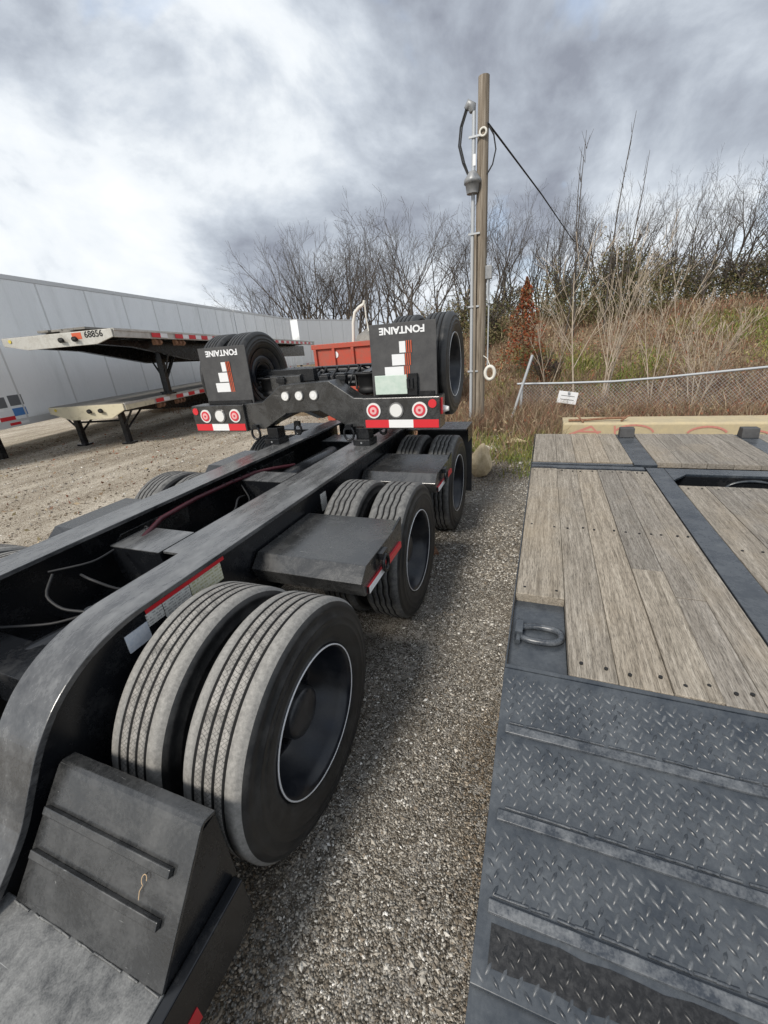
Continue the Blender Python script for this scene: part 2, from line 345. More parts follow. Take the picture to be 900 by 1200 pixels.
def link(name, me, parent=None, bevel=0.0, kind=None, T=None):   # T: where the mesh stands in the world
    o = bpy.data.objects.new(name, me); COL.objects.link(o); T = T or Matrix()
    if parent: o.parent = parent; o.matrix_parent_inverse = WM[parent.name].inverted()
    o.matrix_basis = T; WM[o.name] = T
    if bevel:
        b = o.modifiers.new('edge', 'BEVEL'); b.width = bevel; b.segments = 2; b.limit_method = 'ANGLE'; b.angle_limit = R(35)
    if kind: o['kind'] = kind
    return o
WM = {}
def thing(name, label, cat, loc=(0, 0, 0), group=None):
    o = bpy.data.objects.new(name, None); COL.objects.link(o); o.location = loc; o.empty_display_size = .1
    WM[o.name] = Matrix.Translation(loc); tag(o, label, cat, group); return o
def tag(o, label, cat, group=None):
    o['label'] = label; o['category'] = cat
    if group: o['group'] = group
    return o
def raw_mesh(name, v, f, matname, col=None, smooth=False):
    me = bpy.data.meshes.new(name); v = np.asarray(v, np.float32); f = np.asarray(f, np.int32); k = f.shape[1]
    me.vertices.add(len(v)); me.vertices.foreach_set('co', v.ravel())
    me.loops.add(f.size); me.loops.foreach_set('vertex_index', f.ravel())
    me.polygons.add(len(f)); me.polygons.foreach_set('loop_start', np.arange(0, f.size, k, dtype=np.int32))
    me.polygons.foreach_set('use_smooth', np.full(len(f), smooth))
    me.update(calc_edges=True); me.materials.append(M[matname])
    if col is not None:
        ca = me.color_attributes.new('col', 'FLOAT_COLOR', 'POINT')
        ca.data.foreach_set('color', np.hstack([col, np.ones((len(col), 1))]).astype(np.float32).ravel())
    me.validate(); return me

# ------------------------------------------------------------------ ground and hillside
G = -.03
def sm(a): a = min(max(a, 0), 1); return a*a*(3-2*a)
def wave2(x, y): return math.sin(x*1.7+y*.6)*.5+math.sin(x*.53-y*1.31+2)*.6+math.sin(x*3.1+y*2.7+1)*.25
def hill(x, y):
    rise = 2.45*sm((y-10.2)/10.0)*(.04+.96*sm((x+11)/11))
    return G-.06+rise+.10*wave2(x, y)*sm((y-9.5)/3)+.015*max(0, y-21)
m = MB()
xs = [-400, -120, -60]+[-30+i*.75 for i in range(81)]+[60, 120, 400]; ys = [-200, -60, -15]+[-6+i*.75 for i in range(40)]+[40, 90, 400]
def gh(x, y):
    if -8 < x < 4 and 0 < y < 9: return G+.006*wave2(x*2, y*2)
    return G
gv = [(x, y, gh(x, y)) for y in ys for x in xs]; nx = len(xs)
gf = [(j*nx+i, j*nx+i+1, (j+1)*nx+i+1, (j+1)*nx+i) for j in range(len(ys)-1) for i in range(nx-1)]
m.add(gv, gf, 0, True); o = m.build('ground', 'ground'); o['kind'] = 'structure'
m = MB(); xs = [-40+i*.6 for i in range(136)]; ys = [8.6+j*.5 for j in range(84)]; nx = len(xs)
hv = [(x, y, hill(x, y)-(.25 if y < 9 else 0)) for y in ys for x in xs]
m.add(hv, [(j*nx+i, j*nx+i+1, (j+1)*nx+i+1, (j+1)*nx+i) for j in range(len(ys)-1) for i in range(nx-1)], 0, True)
o = m.build('hillside', 'hill'); o['kind'] = 'structure'

# loose gravel: little stones lying on the yard
def stones(n, xf, yf, r0, r1):
    base = np.array([(1, 0, 0), (-1, 0, 0), (0, 1, 0), (0, -1, 0), (0, 0, 1), (0, 0, -1)], float)
    tri = np.array([(0, 2, 4), (2, 1, 4), (1, 3, 4), (3, 0, 4), (2, 0, 5), (1, 2, 5), (3, 1, 5), (0, 3, 5)])
    x = xf(n); y = yf(n); r = r0+(r1-r0)*rng.random(n)**3
    a = rng.random(n)*6.28; sc = np.stack([r*(1+.5*rng.random(n)), r*(.6+.4*rng.random(n)), r*(.45+.4*rng.random(n))], 1)
    v = base[None]*(1+.35*(rng.random((n, 6, 1))-.5))*sc[:, None]
    c, s = np.cos(a)[:, None], np.sin(a)[:, None]
    tl = (rng.random((n, 1))-.5)*1.2
    vx = v[..., 0]*c-v[..., 1]*s; vy = v[..., 0]*s+v[..., 1]*c; vz = v[..., 2]+vx*tl*.4
    z0 = G+r*.25+.006*(np.sin(x*3.4+y*1.2)*.5)
    P = np.stack([vx+x[:, None], vy+y[:, None], vz+z0[:, None]], 2).reshape(-1, 3)
    F = (tri[None]+6*np.arange(n)[:, None, None]).reshape(-1, 3)
    pal = np.array([(.11, .094, .074), (.19, .166, .135), (.28, .252, .212), (.37, .34, .293), (.47, .443, .393), (.60, .575, .525), (.76, .74, .70), (.27, .225, .175)])
    damp = .5+.5*np.sin(x*2.3+1.3*np.sin(y*1.7)+.4)*np.sin(y*1.1+1.9*np.sin(x*1.9)); damp = 1-.42*np.clip((damp-.55)*4, 0, 1)       # browner, wetter patches
    pc = pal[rng.choice(8, n, p=[.15, .20, .19, .17, .14, .08, .03, .04])]*(.85+.3*rng.random((n, 1)))*damp[:, None]**np.array([[.8, 1.0, 1.25]])
    return P, F, np.repeat(pc, 6, 0)
U = lambda a, b: (lambda n: a+(b-a)*rng.random(n))
parts = [stones(64000, U(-1.5, .10), lambda n: .15+3.2*rng.random(n)**1.3, .0026, .0072), stones(2000, U(-1.5, .10), U(.15, 4), .008, .013),
         stones(24000, U(-1.7, .15), U(3.0, 6.6), .005, .013),
         stones(12000, U(-14, -2.6), U(1.0, 11), .008, .024),
         stones(3500, U(-1.9, 1.2), U(6.0, 9.5), .008, .03)]
P, F, Cc = [], [], []; off = 0
for p, f, c in parts: P.append(p); F.append(f+off); Cc.append(c); off += len(p)
o = link('gravel', raw_mesh('gravel', np.vstack(P), np.vstack(F), 'stones', np.vstack(Cc)), None, 0, 'stuff')
tag(o, 'loose grey and tan gravel stones strewn over the yard', 'gravel')

# ------------------------------------------------------------------ wheels (axle along X, outer face at x=0, wheel reaches to -x)
def tyre_mesh(name, Rt, w, grooves, wavy, mats, r_in=.30, seg=96):
    h = w/2; k = Rt/.5
    out = [(-.028, r_in), (-.010, r_in+.016), (.001, r_in+.05), (.0045, .385*k), (.0065, .388*k), (.0045, .392*k), (.004, .415*k), (.006, .418*k), (.0035, .422*k), (.0, .438*k), (-.006, .455*k), (-.004, .458*k), (-.008, .468*k), (-.017, .484*k), (-.030, .4945*k)]
    side = [1]*(len(out)-2)+[2]
    x0, x1 = -.034, -w+.034; span = x0-x1; pr = list(out)+[(x0, Rt*.997)]; mt = side+[2]; wv = [False]*len(pr)
    gw = .0118; n = len(grooves)
    for gi, gx in enumerate(grooves):
        xc = x0-span*gx
        pr += [(xc+gw/2, Rt), (xc+gw/2-.0015, Rt-.014), (xc-gw/2+.0015, Rt-.014), (xc-gw/2, Rt)]
        mt += [2 if gi == 0 else 0, 3, 3, 3]; wv += [True]*4
    pr.append((x1, Rt*.997)); mt.append(2); wv.append(False)
    back = [(-w-x, r) for x, r in reversed(out)]
    pr += back; mt += [2]+list(reversed(side)); wv += [False]*len(back)
    def wob(i, a):
        if not wv[i]: return 0
        return wavy*(abs(((a*26/math.pi) % 2)-1)-.5)*2
    b = MB(); b.lathe_x(pr, seg, mt[:len(pr)-1], wob=wob if wavy else None)
    return b.mesh(name, mats)
GR = (.20, .40, .60, .80)
TY = {'new': tyre_mesh('tyre', .5, .272, GR, 0, ['tread_new', 'rubber', 'shoulder', 'groove']),
      'worn': tyre_mesh('tyre', .5, .272, GR, .0035, ['tread_old', 'rubber', 'tread_old', 'groove'], seg=208),
      'flip': tyre_mesh('tyre', .465, .26, GR, 0, ['rubber', 'rubber', 'rubber', 'groove'], .29)}
def rim_mesh(r, deep=True):
    b = MB()
    pr = [(-.03, r+.004), (-.012, r), (-.011, r-.008), (-.03, r-.016), (-.065, r-.036), (-.15, r-.043), (-.165, r-.06), (-.205, r-.066), (-.215, r-.085), (-.208, .165), (-.198, .125)]
    b.lathe_x(pr, 64); b.lathe_x([(-.245, r), (-.24, r-.02), (-.215, r-.07)], 48)
    for i in range(10):                                   # flat black discs painted for the shade in the hand holes
        a = 2*math.pi*i/10
        if i % 2 == 0: b.disc((-.2115, .192*math.sin(a), .192*math.cos(a)), (1, 0, 0), .027, 1, 12, .002)
    return b.mesh('wheel', ['rim', 'groove'])
def hub_mesh():
    b = MB(); b.lathe_x([(-.215, .150), (-.196, .146), (-.19, .122), (-.185, .112), (-.10, .106), (-.092, .10), (-.085, .085), (-.082, .05), (-.082, .0)], 40)
    for i in range(10):
        a = 2*math.pi*(i+.5)/10; c = Vector((-.205, .166*math.sin(a), .166*math.cos(a)))
        b.tube([c, c+Vector((.032, 0, 0))], .012, 6, 0, True, False)
    return b.mesh('hub', 'hub')
def stripe_mesh(r):
    b = MB(); b.lathe_x([(-.0118, r+.0005), (-.0085, r-.001), (-.0085, r-.0045), (-.0115, r-.0055)], 72); return b.mesh('pinstripe', 'stripe')
RIM = rim_mesh(.302); HUB = hub_mesh(); STR = stripe_mesh(.302); RIMF = rim_mesh(.29); STRF = stripe_mesh(.29)
def wheel(root, x, y, z, side, kind, rot=0.0, stripe=True, rim=None):
    T = Matrix.Translation((x, y, z)) @ (Matrix() if side > 0 else Matrix.Rotation(math.pi, 4, 'Z')) @ Matrix.Rotation(rot, 4, 'X')
    w = link('wheel', rim or RIM, root, T=T); link('tyre', TY[kind], w, T=T); link('hub', HUB, w, T=T)
    if stripe: link('pinstripe', STRF if rim else STR, w, T=T)
    return w

# ------------------------------------------------------------------ black lowboy trailer on the left (rear frame with three axles)
XC = -1.985
LB = thing('lowboy_trailer', 'black lowboy trailer rear frame with three dual wheel axles on the gravel', 'trailer', (XC, 1.0, G))
crv = [(-.6, .40), (.05, .405), (.13, .435), (.193, .486), (.283, .585), (.335, .67), (.386, .756), (.433, .822), (.506, .897), (.601, .957), (.708, .995), (.816, 1.013), (.95, 1.016), (1.6, 1.016), (3.2, 1.016), (4.72, 1.016)]
def spline(p, n=5):
    o_ = []
    for i in range(len(p)-1):
        a, b_, c, d = (Vector(p[max(i-1, 0)]), Vector(p[i]), Vector(p[i+1]), Vector(p[min(i+2, len(p)-1)]))
        for k in range(n):
            t_ = k/n; q_ = .5*((2*b_)+(c-a)*t_+(2*a-5*b_+4*c-d)*t_*t_+(3*b_-a-3*c+d)*t_**3); o_.append((q_.x, q_.y))
    return o_+[tuple(p[-1])]
crv = crv[:1]+spline(crv[1:-2], 4)+crv[-2:]
for sgn, xo in ((1, -1.42), (-1, -2.585)):
    xi = xo-sgn*.22; x0, x1 = min(xo, xi), max(xo, xi)
    bm_ = MB().strip_x(crv, .024, x0, x1).build('main_beam', 'beam', LB, .003)
    web = [(y, z-.03) for y, z in crv if y > .12]+[(4.72, .60), (1.15, .58), (.85, .50), (.66, .30), (.5, .2), (.13, .2)]
    xw = xo-sgn*.042
    MB().prism_x(web, xw-.008, xw+.008).build('web', 'black', bm_)
    MB().box(x0+.01, x1-.01, 1.1, 4.7, .558, .58).build('bottom_flange', 'black', bm_)
# inner ledge, crossmembers
MB().box(-1.95, -1.645, 1.42, 4.35, .895, .91).build('inner_ledge', 'beam', LB, .002)
for y0, y1 in ((1.40, 1.66), (2.62, 2.86), (4.02, 4.35)):
    MB().prism_x([(y0, .905), (y1, .905), (y1, .895), (y1-.02, .60), (y0+.02, .60), (y0, .895)], -2.36, -1.955).build('crossmember', 'black', LB, .003); MB().box(-2.35, -1.956, y0-.004, y1+.004, .906, .912).build('cover_plate', 'beam', LB, .001)
MB().box(-2.42, -1.64, .62, .80, .55, .74).build('crossmember', 'black', LB, .004)
MB().box(-2.47, -1.60, 4.72, 4.80, .45, 1.0).build('rear_crossmember', 'black', LB, .004)
MB().box(-2.42, -1.62, 4.30, 4.34, .40, .62).build('crossmember', 'black', LB)
# axles, trailing arms, air springs, tank, hoses
for ya in (1.02, 2.53, 4.06):
    MB().tube([(-3.0, ya, .465), (-1.06, ya, .465)], .064, 14).build('axle', 'black', LB)
    for xs_ in (-1.53, -2.53):
        MB().prism_x([(ya-.52, .60), (ya-.40, .60), (ya+.1, .545), (ya+.38, .42), (ya+.38, .37), (ya-.02, .39), (ya-.52, .50)], xs_-.045, xs_+.045).build('trailing_arm', 'black', LB, .004)
        a = MB(); a.lathe_x([(0, .0), (0, .12), (.02, .13), (.06, .125), (.075, .105), (.09, .125), (.14, .13), (.155, .10), (.155, 0)], 24)
        me = a.mesh('air_spring', 'hose'); link('air_spring', me, LB, T=Matrix.Translation((xs_, ya+.28, .41)) @ Matrix.Rotation(R(-90), 4, 'Y'))
    for xs_ in (-1.30, -2.76):
        MB().tube([(xs_-.10, ya-.14, .52), (xs_+.06, ya-.14, .52)], .075, 14).build('brake_chamber', 'black', LB)
MB().tube([(-2.14, 2.92, .80), (-2.14, 2.98, .80), (-2.14, 3.86, .80), (-2.14, 3.92, .80)], [.06, .095, .095, .06], 20).build('air_tank', 'black', LB)
MB().tube([(-2.26, 1.55, .90), (-2.32, 1.75, .935), (-2.36, 2.1, .94), (-2.37, 2.5, .93), (-2.36, 2.8, .92), (-2.30, 3.0, .90), (-2.24, 3.25, .86)], .016, 10).build('hose', 'hose_red', LB)
for k in range(14):
    y = 1.62+k*.1
    MB().torus((-2.30-.07*min(1, (y-1.6)/.5), y, .925+.012*min(1, (y-1.6)/.5)), (1, 0, 0), (0, 0, 1), .0165, .004, 10, 4).build('hose_clip', 'hose', LB)
for pts, r in (([(-2.4, .72, .82), (-2.34, .83, .76), (-2.22, .92, .73), (-2.08, .98, .76), (-1.98, 1.0, .80)], .012),
               ([(-2.30, 1.05, .93), (-2.26, .96, .86), (-2.16, .96, .80), (-2.05, 1.0, .78)], .012),
               ([(-2.2, 1.12, .90), (-2.08, 1.08, .92), (-1.98, 1.13, .84), (-1.9, 1.2, .80)], .011),
               ([(-2.25, 1.35, .92), (-2.2, 1.2, .93), (-2.33, 1.05, .94)], .010),
               ([(-2.30, 2.55, .80), (-2.2, 2.35, .86), (-2.1, 2.2, .83), (-2.1, 2.0, .75)], .012),
               ([(-2.34, 2.58, .88), (-2.2, 2.5, .78), (-2.14, 2.3, .80)], .010)):
    q = []
    for i in range(len(pts)-1):
        for s_ in range(4): q.append(Vector(pts[i]).lerp(Vector(pts[i+1]), s_/4))
    q.append(Vector(pts[-1]))
    for _ in range(2): q = [q[0]]+[(q[i-1]+q[i]*2+q[i+1])/4 for i in range(1, len(q)-1)]+[q[-1]]
    MB().tube(q, r*.62, 8).build('hose', 'hose', LB)
MB().tube([(-2.36, .35, .50), (-2.25, .55, .62), (-2.12, .78, .70), (-1.95, 1.12, .74), (-1.85, 1.4, .76)], .05, 12).build('pipe', 'black', LB)
MB().tube([(-1.97, .98, .71), (-1.97, .98, .79)], .06, 14).tube([(-1.97, .98, .79), (-1.97, .98, .83)], .025, 10).build('valve', 'black', LB)
MB().tube([(-2.38, .45, .42), (-1.66, .52, .42)], .055, 12).build('cross_tube', 'black', LB)
# fenders
def fender(side, y0, y1, zt=.872):
    def X(x): return x if side > 0 else 2*XC-x
    a, b_ = sorted((X(-1.44), X(-.775)))
    prof = [(y0, zt-.065), (y0+.075, zt), (y1, zt), (y1, zt-.014), (y1-.02, zt-.155), (y0+.03, zt-.155)]
    o = MB().prism_x(prof, a, b_).build('fender', 'plate', LB, .003)
    xe = X(-.775); s_ = side
    MB().box(min(xe, xe+s_*.012), max(xe, xe+s_*.012), y0+.06, y1-.06, zt-.154, zt-.115, 1).box(min(xe+s_*.0005, xe+s_*.0135), max(xe+s_*.0005, xe+s_*.0135), y0+.06, (y0+y1)/2-.02, zt-.1535, zt-.1155, 0).build('reflective_tape', ['white', 'red'], o)
    yc = (y0+y1)/2-.05
    MB().box(min(xe, xe+s_*.03), max(xe, xe+s_*.03), yc-.04, yc+.04, zt-.05, zt-.012).torus((xe+s_*.028, yc, zt-.085), (0, 1, 0), (0, 0, 1), .036, .011, 16, 6, 0, 1.35).build('lashing_ring', 'black', o)
    # folded lip standing at the back outer corner
    if side > 0: MB().prism_x([(y1-.16, zt-.002), (y1, zt+.025), (y1, zt-.002)], min(xe-s_*.012, xe), max(xe-s_*.012, xe)).build('corner_lip', 'black', o)
for sd in (1, -1):
    fender(sd, 1.52, 2.16); fender(sd, 3.04, 3.70)
    a, b_ = sorted((-1.44 if sd > 0 else 2*XC+1.44, -.755 if sd > 0 else 2*XC+.755))
    rf = MB().prism_x([(4.36, .975), (4.78, .975), (4.78, .90), (4.765, .90), (4.765, .96), (4.36, .96)], a, b_).build('rear_fender', 'beam', LB, .002)
    MB().box(a+.02, b_, 4.766, 4.775, .12, .90).build('mud_flap', 'flap', rf)
    MB().box(b_-.012, b_, 4.50, 4.764, .80, .958).build('side_gusset', 'black', rf)
# wheels
for ya, kd in ((1.02, 'new'), (2.53, 'worn'), (4.06, 'worn')):
    for sd in (1, -1):
        xo = -.770 if sd > 0 else 2*XC+.770
        wheel(LB, xo, ya, .467, sd, kd, rot=ya*1.3); wheel(LB, xo-sd*.335, ya, .467, sd, kd, rot=ya, stripe=False)
# warning labels on the web of the right beam
xw = -1.42-.042+.008
def lab(name, y0, y1, z0, z1, mt, par=LB, x=xw, sh=0.0):
    return MB().prism_x([(y0, z0), (y1, z0+sh), (y1, z1+sh), (y0, z1)], x+.001, x+.004).build(name, mt, par)
lab('warning_stripe', .90, 1.36, .955, .978, 'red'); lab('warning_label', 1.13, 1.33, .862, .953, 'label_yellow')
lab('warning_label', .98, 1.126, .872, .953, 'label_white'); lab('warning_label', .895, .976, .895, .953, 'label_white'); lab('serial_plate', .79, .893, .845, .925, 'silver_label'); lab('paper_label', 2.36, 2.44, .80, .93, 'label_white')
# lower deck with approach plate in front of the wheels
dk = MB().box(-3.28, -.80, -.55, .205, .385, .41).build('deck_plate', 'deck_worn', LB, .003)
MB().box(-.80, -.765, -.55, .47, .20, .405).build('side_rail', 'black', LB, .004)
MB().box(-.7645, -.762, -.40, .235, .215, .275).build('reflective_tape', 'red', LB)
for x0, x1 in ((-1.405, -.80), (-3.26, -2.655)):
    ap = MB().strip_x([(.198, .412), (.425, .694), (.436, .706), (.449, .711), (.487, .699)], .012, x0, x1).build('approach_plate', 'plate', LB, .002)
    for tt in (.37, .70):
        cy, cz = .198+(.425-.198)*tt, .412+(.694-.412)*tt; d = Vector((0, .227, .282)).normalized(); nn = Vector((0, -d.z, d.y))
        A = Vector((0, cy, cz)); p = [A-d*.012, A+d*.012, A+d*.012+nn*.016, A-d*.012+nn*.016]
        MB().prism_x([(q.y, q.z) for q in p], x0+.015, x1-.055).build('cleat', 'plate', ap, .003)
    wb = MB(); xx = x0
    while xx < x1-.03:
        l_ = random.uniform(.02, .05); wb.tube([(xx, .197, .4125), (min(xx+l_, x1), .197+random.uniform(-.003, .003), .4125)], random.uniform(.0015, .0035), 6); xx += l_*.9+random.choice((0, 0, .03))
    wb.build('weld_bead', 'deck_worn', ap, kind='stuff')
    MB().box(x0+.02, x1-.02, .472, .484, .40, .69).build('back_plate', 'black', ap)
    MB().prism_x([(.206, .4105), (.428, .684), (.484, .684), (.484, .385), (.206, .385)], x1-.014, x1-.003).build('gusset', 'black', ap)
    MB().prism_x([(.24, .412), (.43, .66), (.470, .66), (.470, .412)], x0+.03, x0+.04).build('gusset', 'black', ap)
MB().box(-1.38, -1.36, .03, .09, .4102, .4112, T=Matrix.Translation((-1.37, .06, 0)) @ Matrix.Rotation(.9, 4, 'Z') @ Matrix.Translation((1.37, -.06, 0))).build('crayon_mark', 'yellow', dk)
q = [at_z(176, 1003, .60)+Vector((0, 0, 0))]
tw = Vector((-.94, .325, .578)); pts = [tw+Vector((.009*math.cos(a), .008*math.sin(a), .010*math.sin(a)+.003)) for a in [i*.6 for i in range(9)]]+[tw+Vector((-.006, -.018, -.02)), tw+Vector((-.002, -.03, -.035))]
tag(MB().tube(pts, .0013, 5).build('twine_scrap', 'twine'), 'scrap of tan twine lying on the black approach plate', 'twine')

# ------------------------------------------------------------------ folded flip axle on top of the frame
FX = -2.175
FA = thing('flip_axle', 'folded black flip axle with upside-down mud flaps, resting on the lowboy frame', 'axle', (FX, 3.45, 1.016))
YF = 3.45
arch = [(-2.86, 1.172), (-2.66, 1.172), (-2.38, 1.325), (-1.99, 1.345), (-1.70, 1.192), (-1.53, 1.192), (-1.53, 1.452), (-1.62, 1.455), (-1.86, 1.612), (-2.40, 1.592), (-2.64, 1.44), (-2.86, 1.43)]
def ngon_prism(poly, y0, y1):
    from mathutils.geometry import tessellate_polygon
    b = MB(); n = len(poly); tr = tessellate_polygon([[Vector((x, z, 0)) for x, z in poly]])
    vs = [(x, y0, z) for x, z in poly]+[(x, y1, z) for x, z in poly]
    b.add(vs, [tuple(t) for t in tr]+[tuple(n+i for i in reversed(t)) for t in tr]+[(i, n+i, n+(i+1) % n, (i+1) % n) for i in range(n)])
    return b
ar = ngon_prism(arch, YF, YF+.22).build('bumper_arch', 'plate', FA, .006)
for x in (-2.345, -2.19, -2.03):
    lt = MB().disc((x, YF-.012, 1.492+.0), (0, 1, 0), .046, 0, 24, .013).build('lamp', 'chrome', FA)
    MB().disc((x, YF-.020, 1.492), (0, 1, 0), .039, 0, 24, .010).disc((x, YF-.0215, 1.492), (0, 1, 0), .016, 1, 16, .004).build('lens', ['lens_clear', 'white'], lt)
def txt(s_, w, T, par, matn='decal', name='lettering', bold=.012):
    c = bpy.data.curves.new('t', 'FONT'); c.body = s_; c.size = 1; c.align_x = 'CENTER'; c.align_y = 'CENTER'; c.offset = bold; c.extrude = .0006; c.resolution_u = 3
    to = bpy.data.objects.new('t', c); COL.objects.link(to); bpy.context.view_layer.update()
    me = bpy.data.meshes.new_from_object(to.evaluated_get(bpy.context.evaluated_depsgraph_get()))
    bx = [v.co.x for v in me.vertices]; k = w/(max(bx)-min(bx))
    hy = [v.co.y for v in me.vertices]; ky = k
    for v in me.vertices: v.co.x *= k; v.co.y *= ky
    bpy.data.objects.remove(to); me.materials.clear(); me.materials.append(M[matn]); me.name = name
    return me
LET = txt('FONTAINE', .40, None, None, bold=.035)
for v in LET.vertices: v.co.y *= .92
for sd, x0, x1, zt, zb in ((1, -1.53, -.815, 1.452, 1.178), (-1, -3.54, -2.86, 1.425, 1.152)):
    bxo = MB().box(x0, x1, YF-.03, YF+.17, zb, zt).build('light_box', 'plate', FA, .006)
    t0 = x0+.02 if sd > 0 else x0+.015
    w3 = (x1-x0-.03)/3
    tp = MB()
    for i, mi in enumerate((0, 1, 0)): tp.box(t0+i*w3*1.0, t0+(i+1)*w3, YF-.034, YF-.031, zb+.012, zb+.082, mi)
    tp.build('reflective_tape', ['red', 'white'], bxo)
    zc = zb+.165
    for i, lx in enumerate((.11, .325, .54)):
        x = x0+lx if sd > 0 else x0+.075+lx*.9
        red = i != 1
        lo = MB().disc((x, YF-.040, zc), (0, 1, 0), .068, 0, 28, .012).build('lamp', 'lens_clear' if red else 'chrome', FA)
        if red:
            MB().disc((x, YF-.044, zc), (0, 1, 0), .052, 0, 24, .006).disc((x, YF-.0465, zc), (0, 1, 0), .033, 1, 24, .004).disc((x, YF-.049, zc), (0, 1, 0), .012, 0, 12, .004).build('lens', ['lens_red', 'lens_pink'], lo)
        else: MB().disc((x, YF-.046, zc), (0, 1, 0), .056, 0, 24, .007).build('lens', 'lens_clear', lo)
    mx = x1-.062 if sd > 0 else x0+.045
    mk = MB().disc((mx, YF-.038, zt-.058), (0, 1, 0), .036, 0, 20, .009).build('marker_light', 'red', FA)
    sx_ = x1 if sd > 0 else x0
    MB().box(min(sx_, sx_+sd*.012), max(sx_, sx_+sd*.012), YF+.01, YF+.05, zb+.12, zt-.02).build('side_marker', 'red', bxo)
    MB().tube([(sx_, YF+.10, zb+.15), (sx_+sd*.05, YF+.10, zb+.15)], [.035, .02], 12).build('side_lamp', 'lens_clear', bxo)
    # mud flap standing upside down
    fx0, fx1 = (-1.445, -.855) if sd > 0 else (-3.37, -2.775)
    fz0, fz1 = zt+.003, (2.045 if sd > 0 else 1.985)
    tilt = .015
    fl = MB().prism_x([(YF+.055, fz0), (YF+.067, fz0), (YF+.067+tilt, fz1), (YF+.055+tilt, fz1)], fx0, fx1).build('mud_flap', 'flap', FA, .002)
    MB().box(fx0+.02, fx1-.02, YF+.040, YF+.053, fz0, fz0+.035).build('clamp_bar', 'black', fl)
    fxc = (fx0+fx1)/2; yp = YF+.055+tilt-.0035; tl = math.atan2(tilt, fz1-fz0)
    T = Matrix.Translation((fxc-.0, yp-.001, fz1-.055)) @ Matrix.Rotation(-tl, 4, 'X') @ Matrix.Rotation(R(90), 4, 'X') @ Matrix.Rotation(math.pi, 4, 'Z')
    link('lettering', LET, fl, T=T)
    # stepped white blocks with orange bars
    lg = MB(); yq = YF+.055+tilt*.55-.0035
    for k, (w_, zz_) in enumerate(((.055, fz1-.235), (.115, fz1-.335), (.175, fz1-.435))):
        xr = fxc+.03-.012*k*(sd > 0)
        lg.box(xr-w_, xr, yq-.003, yq-.001, zz_, zz_+.09, 0)
        for b3 in range(3): lg.box(xr+.007+b3*.019, xr+.0155+b3*.019, yq-.003, yq-.001, zz_-.002, zz_+.094, 1)
    lg.build('emblem', ['decal', 'orange'], fl)
# pale green plate on the right flap
pl = MB().box(-1.40, -1.105, YF+.0, YF+.012, 1.475, 1.635).build('plate_holder', 'mint', FA, .004)
MB().box(-1.10, -1.02, YF+.012, YF+.052, 1.46, 1.64).box(-1.104, -1.05, YF-.012, YF+.01, 1.52, 1.60).tube([(-1.085, YF-.02, 1.53), (-1.085, YF-.02, 1.60)], .012, 8).build('bracket', 'black', pl)
# feet, rings, frame arms
for x in (-1.575, -2.585):
    ft = MB().box(x-.065, x+.065, YF+.01, YF+.14, 1.075, 1.18).build('foot', 'black', FA, .004)
    MB().box(x-.085, x+.085, YF-.03, YF+.16, 1.017, 1.075).build('foot_pad', 'black', ft, .004)
    MB().disc((x, YF-.032, 1.045), (0, 1, 0), .01, 0, 10, .006).build('bolt', 'steel', ft)
for x, rx in ((-1.69, .05), (-2.755, .05), (-1.42, .035), (-2.37, .04)):
    rg = MB().torus((x, YF-.035 if rx == .05 else YF+.16, 1.135), (1, 0, 0), (0, 0, 1), rx, .013, 18, 6, 0, 1.25).box(x-.03, x+.03, YF-.05 if rx == .05 else YF+.14, YF-.0005 if rx == .05 else YF+.18, 1.175, 1.22).build('shackle', 'black', FA)
for x in (-1.66, -2.66):
    MB().prism_x([(YF+.2, 1.20), (YF+.2, 1.44), (4.2, 1.46), (4.9, 1.26), (4.95, 1.07), (4.6, 1.07), (4.2, 1.24)], x-.05, x+.05).build('frame_arm', 'black', FA, .004)
FW = (4.08, 1.655)
MB().tube([(-3.2, *FW), (-1.15, *FW)], .064, 14).build('axle_tube', 'black', FA)
wheel(FA, -.80, *FW, 1, 'flip', .4, rim=RIMF); wheel(FA, -1.115, *FW, 1, 'flip', 1.2, False, RIMF)
wheel(FA, -3.54, *FW, -1, 'flip', 2.2, rim=RIMF); wheel(FA, -3.225, *FW, -1, 'flip', .9, False, RIMF)
for x in (-1.60, -2.74):
    a = MB(); a.lathe_x([(0, 0), (0, .11), (.015, .125), (.05, .125), (.065, .11), (.08, .125), (.17, .12), (.185, .155), (.195, .155), (.195, 0)], 28)
    link('air_spring', a.mesh('air_spring', 'hose'), FA, T=Matrix.Translation((x, 3.83, 1.455)) @ Matrix.Rotation(R(-90), 4, 'Y'))
    MB().prism_x([(3.74, 1.66), (4.24, 1.72), (4.60, 1.52), (4.60, 1.36), (4.5, 1.36), (4.2, 1.56), (3.74, 1.652)], x-.045, x+.045).build('trailing_arm', 'black', FA, .004)
MB().box(-2.66, -2.16, 3.72, 3.80, 1.60, 1.72).build('cross_brace', 'black', FA, .005)
MB().tube([(-2.2, 3.9, 1.60), (-1.75, 3.9, 1.60)], .055, 14).build('shock_tube', 'black', FA)
for i in range(5):
    x = -2.25+i*.13
    pts = [(x, 3.78, 1.50), (x-.02, 3.82, 1.62), (x+.02, 3.9, 1.71), (x+.07, 4.0, 1.70), (x+.09, 4.06, 1.58)]
    MB().tube(pts, .011, 7).build('air_line', 'hose', FA)
for i in range(9):
    x = -2.5+i*.115; y_ = 3.72+.05*(i % 3)
    MB().tube([(x, y_, 1.47), (x+random.uniform(-.05, .05), y_+.05, 1.60), (x+random.uniform(-.08, .1), y_+.14, 1.68+random.uniform(-.03, .05)), (x+random.uniform(-.1, .12), y_+.3, 1.60)], random.uniform(.007, .014), 7).build('air_line', 'hose', FA)
